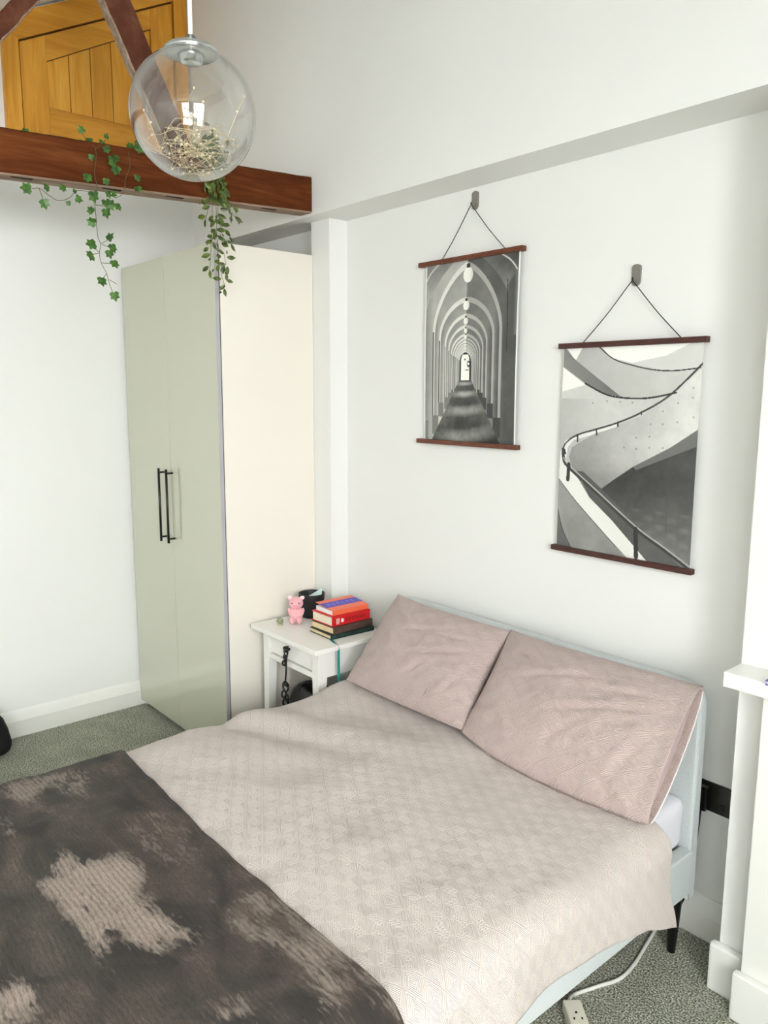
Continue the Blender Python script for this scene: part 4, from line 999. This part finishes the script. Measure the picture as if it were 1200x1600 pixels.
ivy_shape = [(0, -.38), (.22, -.48), (.52, -.30), (.40, .02), (.50, .28), (.22, .30), (0, .62), (-.20, .28), (-.50, .26), (-.40, .0), (-.52, -.30), (-.22, -.48)]
def ivy_leaf(bm, base, ang, size, rs, sh, fold=.18):
    a = math.radians(ang-90); cy, sy = math.cos(a), math.sin(a); yaw = rs.uniform(-.5, .5); pitch = rs.uniform(-.35, .35)
    Rm = Matrix.Rotation(yaw, 3, 'Z') @ Matrix.Rotation(pitch, 3, 'Y')
    vs = []; c = None
    def mk(px_, py_):
        lx, ly_ = px_*size, py_*size; d3 = abs(lx)*fold - .25*ly_*abs(ly_)/size
        q = Vector((-d3, lx*cy-ly_*sy, lx*sy+ly_*cy)); q = Rm @ q; return bm.verts.new(base+q)
    vs = [mk(*p) for p in sh]; c0 = mk(0, -.05); n = len(vs)
    for i in range(n): bm.faces.new((c0, vs[i], vs[(i+1) % n]))
iv = thing('ivy_garland', 'lobed ivy garland draped over the beam below the loft door', 'garland', (1.13, -1.15, 2.62))
O = Vector((1.13, -1.15, 2.62)); bmL = bmesh.new(); bmS = bmesh.new(); rs = random.Random(3)
for (y, zz_, dd_), s_ in zip(IVY, IVS):
    X_ = 1.137+rs.uniform(-.002, .012)
    if zz_ > bz(y)+.146: X_ = 1.11
    ivy_leaf(bmL, Vector((X_, y, zz_))-O, DIR[dd_]+rs.uniform(-18, 18), s_*.00046*1.0, rs, ivy_shape)
STEM = [[(-1.157, 2.444), (-1.159, 2.407), (-1.157, 2.358), (-1.154, 2.291), (-1.145, 2.265), (-1.151, 2.233), (-1.146, 2.199), (-1.128, 2.163), (-1.12, 2.129), (-1.109, 2.098)],
 [(-1.186, 2.654), (-1.161, 2.623), (-1.147, 2.593), (-1.148, 2.544), (-1.154, 2.511), (-1.148, 2.462), (-1.154, 2.429)],
 [(-1.005, 2.625), (-1.023, 2.597), (-1.02, 2.559), (-1.041, 2.505), (-1.044, 2.479), (-1.06, 2.448), (-1.083, 2.435)],
 [(-1.394, 2.417), (-1.377, 2.419), (-1.349, 2.425), (-1.318, 2.407), (-1.286, 2.394), (-1.248, 2.41), (-1.222, 2.438), (-1.175, 2.442)],
 [(-1.145, 2.265), (-1.11, 2.288)], [(-1.151, 2.235), (-1.18, 2.259)], [(-1.151, 2.233), (-1.182, 2.223)], [(-1.146, 2.199), (-1.097, 2.2)], [(-1.12, 2.142), (-1.091, 2.128)], [(-1.14, 2.264), (-1.103, 2.255)], [(-1.157, 2.40), (-1.10, 2.40)], [(-1.158, 2.35), (-1.175, 2.336)], [(-1.35, 2.425), (-1.338, 2.385)], [(-1.148, 2.59), (-1.09, 2.645)], [(-1.128, 2.163), (-1.145, 2.14)],
 [(-1.377, 2.606), (-1.28, 2.618), (-1.186, 2.62), (-1.10, 2.625), (-1.0, 2.628), (-.9, 2.64)]]
for st in STEM:
    tube(bmS, smoothline([Vector((1.133 if z_ < 2.6 else 1.10, y, z_))-O for y, z_ in st], 5), .0011, 5)
obj('stem', bmS, stem_m, iv, True); obj('leaves', bmL, leaf_m, iv)

FIC = [(-0.739, 2.416, 'L'), (-0.726, 2.393, 'D'), (-0.723, 2.474, 'D'), (-0.72, 2.454, 'L'), (-0.641, 2.459, 'R'), (-0.617, 2.456, 'D'), (-0.582, 2.47, 'R'), (-0.602, 2.429, 'D'), (-0.569, 2.431, 'R'), (-0.65, 2.431, 'R'), (-0.695, 2.419, 'L'), (-0.699, 2.408, 'L'), (-0.673, 2.406, 'R'), (-0.634, 2.4, 'R'), (-0.65, 2.41, 'D'), (-0.694, 2.394, 'L'), (-0.687, 2.371, 'L'), (-0.659, 2.376, 'R'), (-0.627, 2.37, 'R'), (-0.709, 2.345, 'L'), (-0.686, 2.351, 'D'), (-0.658, 2.345, 'R'), (-0.606, 2.347, 'R'), (-0.706, 2.328, 'L'), (-0.632, 2.334, 'D'), (-0.634, 2.324, 'R'), (-0.688, 2.311, 'D'), (-0.607, 2.314, 'D'), (-0.722, 2.295, 'L'), (-0.719, 2.273, 'L'), (-0.662, 2.291, 'R'), (-0.666, 2.276, 'L'), (-0.612, 2.275, 'R'), (-0.678, 2.253, 'L'), (-0.654, 2.246, 'R'), (-0.728, 2.22, 'L'), (-0.677, 2.227, 'D'), (-0.629, 2.222, 'D'), (-0.704, 2.201, 'D'), (-0.647, 2.227, 'D'), (-0.675, 2.188, 'L'), (-0.638, 2.195, 'D'), (-0.625, 2.182, 'R'), (-0.66, 2.153, 'L'), (-0.648, 2.134, 'D')]
fc = thing('leaf_garland', 'small-leaved green garland hanging from the beam beside the wardrobe top', 'garland', (1.13, -.67, 2.62))
O = Vector((1.13, -.67, 2.62)); bmL = bmesh.new(); bmS = bmesh.new(); rs = random.Random(11)
oval = [(0, -.5), (.16, -.32), (.25, -.05), (.22, .2), (0, .55), (-.22, .2), (-.25, -.05), (-.16, -.32)]
for (y, zz_, dd_) in FIC:
    ang0 = {'L': 200, 'R': -25, 'D': -85}[dd_]+rs.uniform(-25, 25)
    ivy_leaf(bmL, Vector((1.140+rs.uniform(-.01, .012), y, zz_))-O, ang0, rs.uniform(.030, .040), rs, oval, .25)
    if rs.random() < .6: ivy_leaf(bmL, Vector((1.140+rs.uniform(-.01, .012), y+rs.uniform(-.02, .02), zz_+rs.uniform(-.02, .02)))-O, -90+rs.uniform(-80, 80), rs.uniform(.014, .020), rs, oval, .25)
for k in range(85):
    t_ = rs.random(); zz_ = 2.47+.20*t_; y = -.67+rs.uniform(-.055, .050)
    ivy_leaf(bmL, Vector((1.135+rs.uniform(0, .025), y, zz_))-O, -90+rs.uniform(-70, 70), rs.uniform(.028, .038), rs, oval, .25)
for k in range(75):
    y = -.67+rs.gauss(0, .045); zz_ = 2.655+abs(rs.gauss(0, .05))
    ivy_leaf(bmL, Vector((1.085+rs.uniform(-.04, .04), y, zz_))-O, 90+rs.uniform(-110, 110), rs.uniform(.028, .040), rs, oval, .25)
for st in [[(-0.67, 2.66), (-0.67, 2.516), (-0.67, 2.49), (-0.669, 2.417), (-0.671, 2.355), (-0.666, 2.287), (-0.657, 2.216), (-0.639, 2.158)], [(-.69, 2.65), (-0.7, 2.486), (-0.705, 2.456), (-0.718, 2.41), (-0.726, 2.383)], [(-.64, 2.65), (-0.629, 2.497), (-0.629, 2.474), (-0.588, 2.441), (-0.561, 2.422)], [(-0.659, 2.502), (-0.662, 2.418), (-0.648, 2.374), (-0.672, 2.319), (-0.643, 2.293), (-0.633, 2.248)], [(-0.686, 2.485), (-0.693, 2.368), (-0.7, 2.283), (-0.705, 2.231), (-0.71, 2.204)]]:
    tube(bmS, smoothline([Vector((1.134, y, z_))-O for y, z_ in st], 5), .0010, 5)
obj('stem', bmS, stem_m, fc, True); obj('leaves', bmL, leaf2_m, fc)
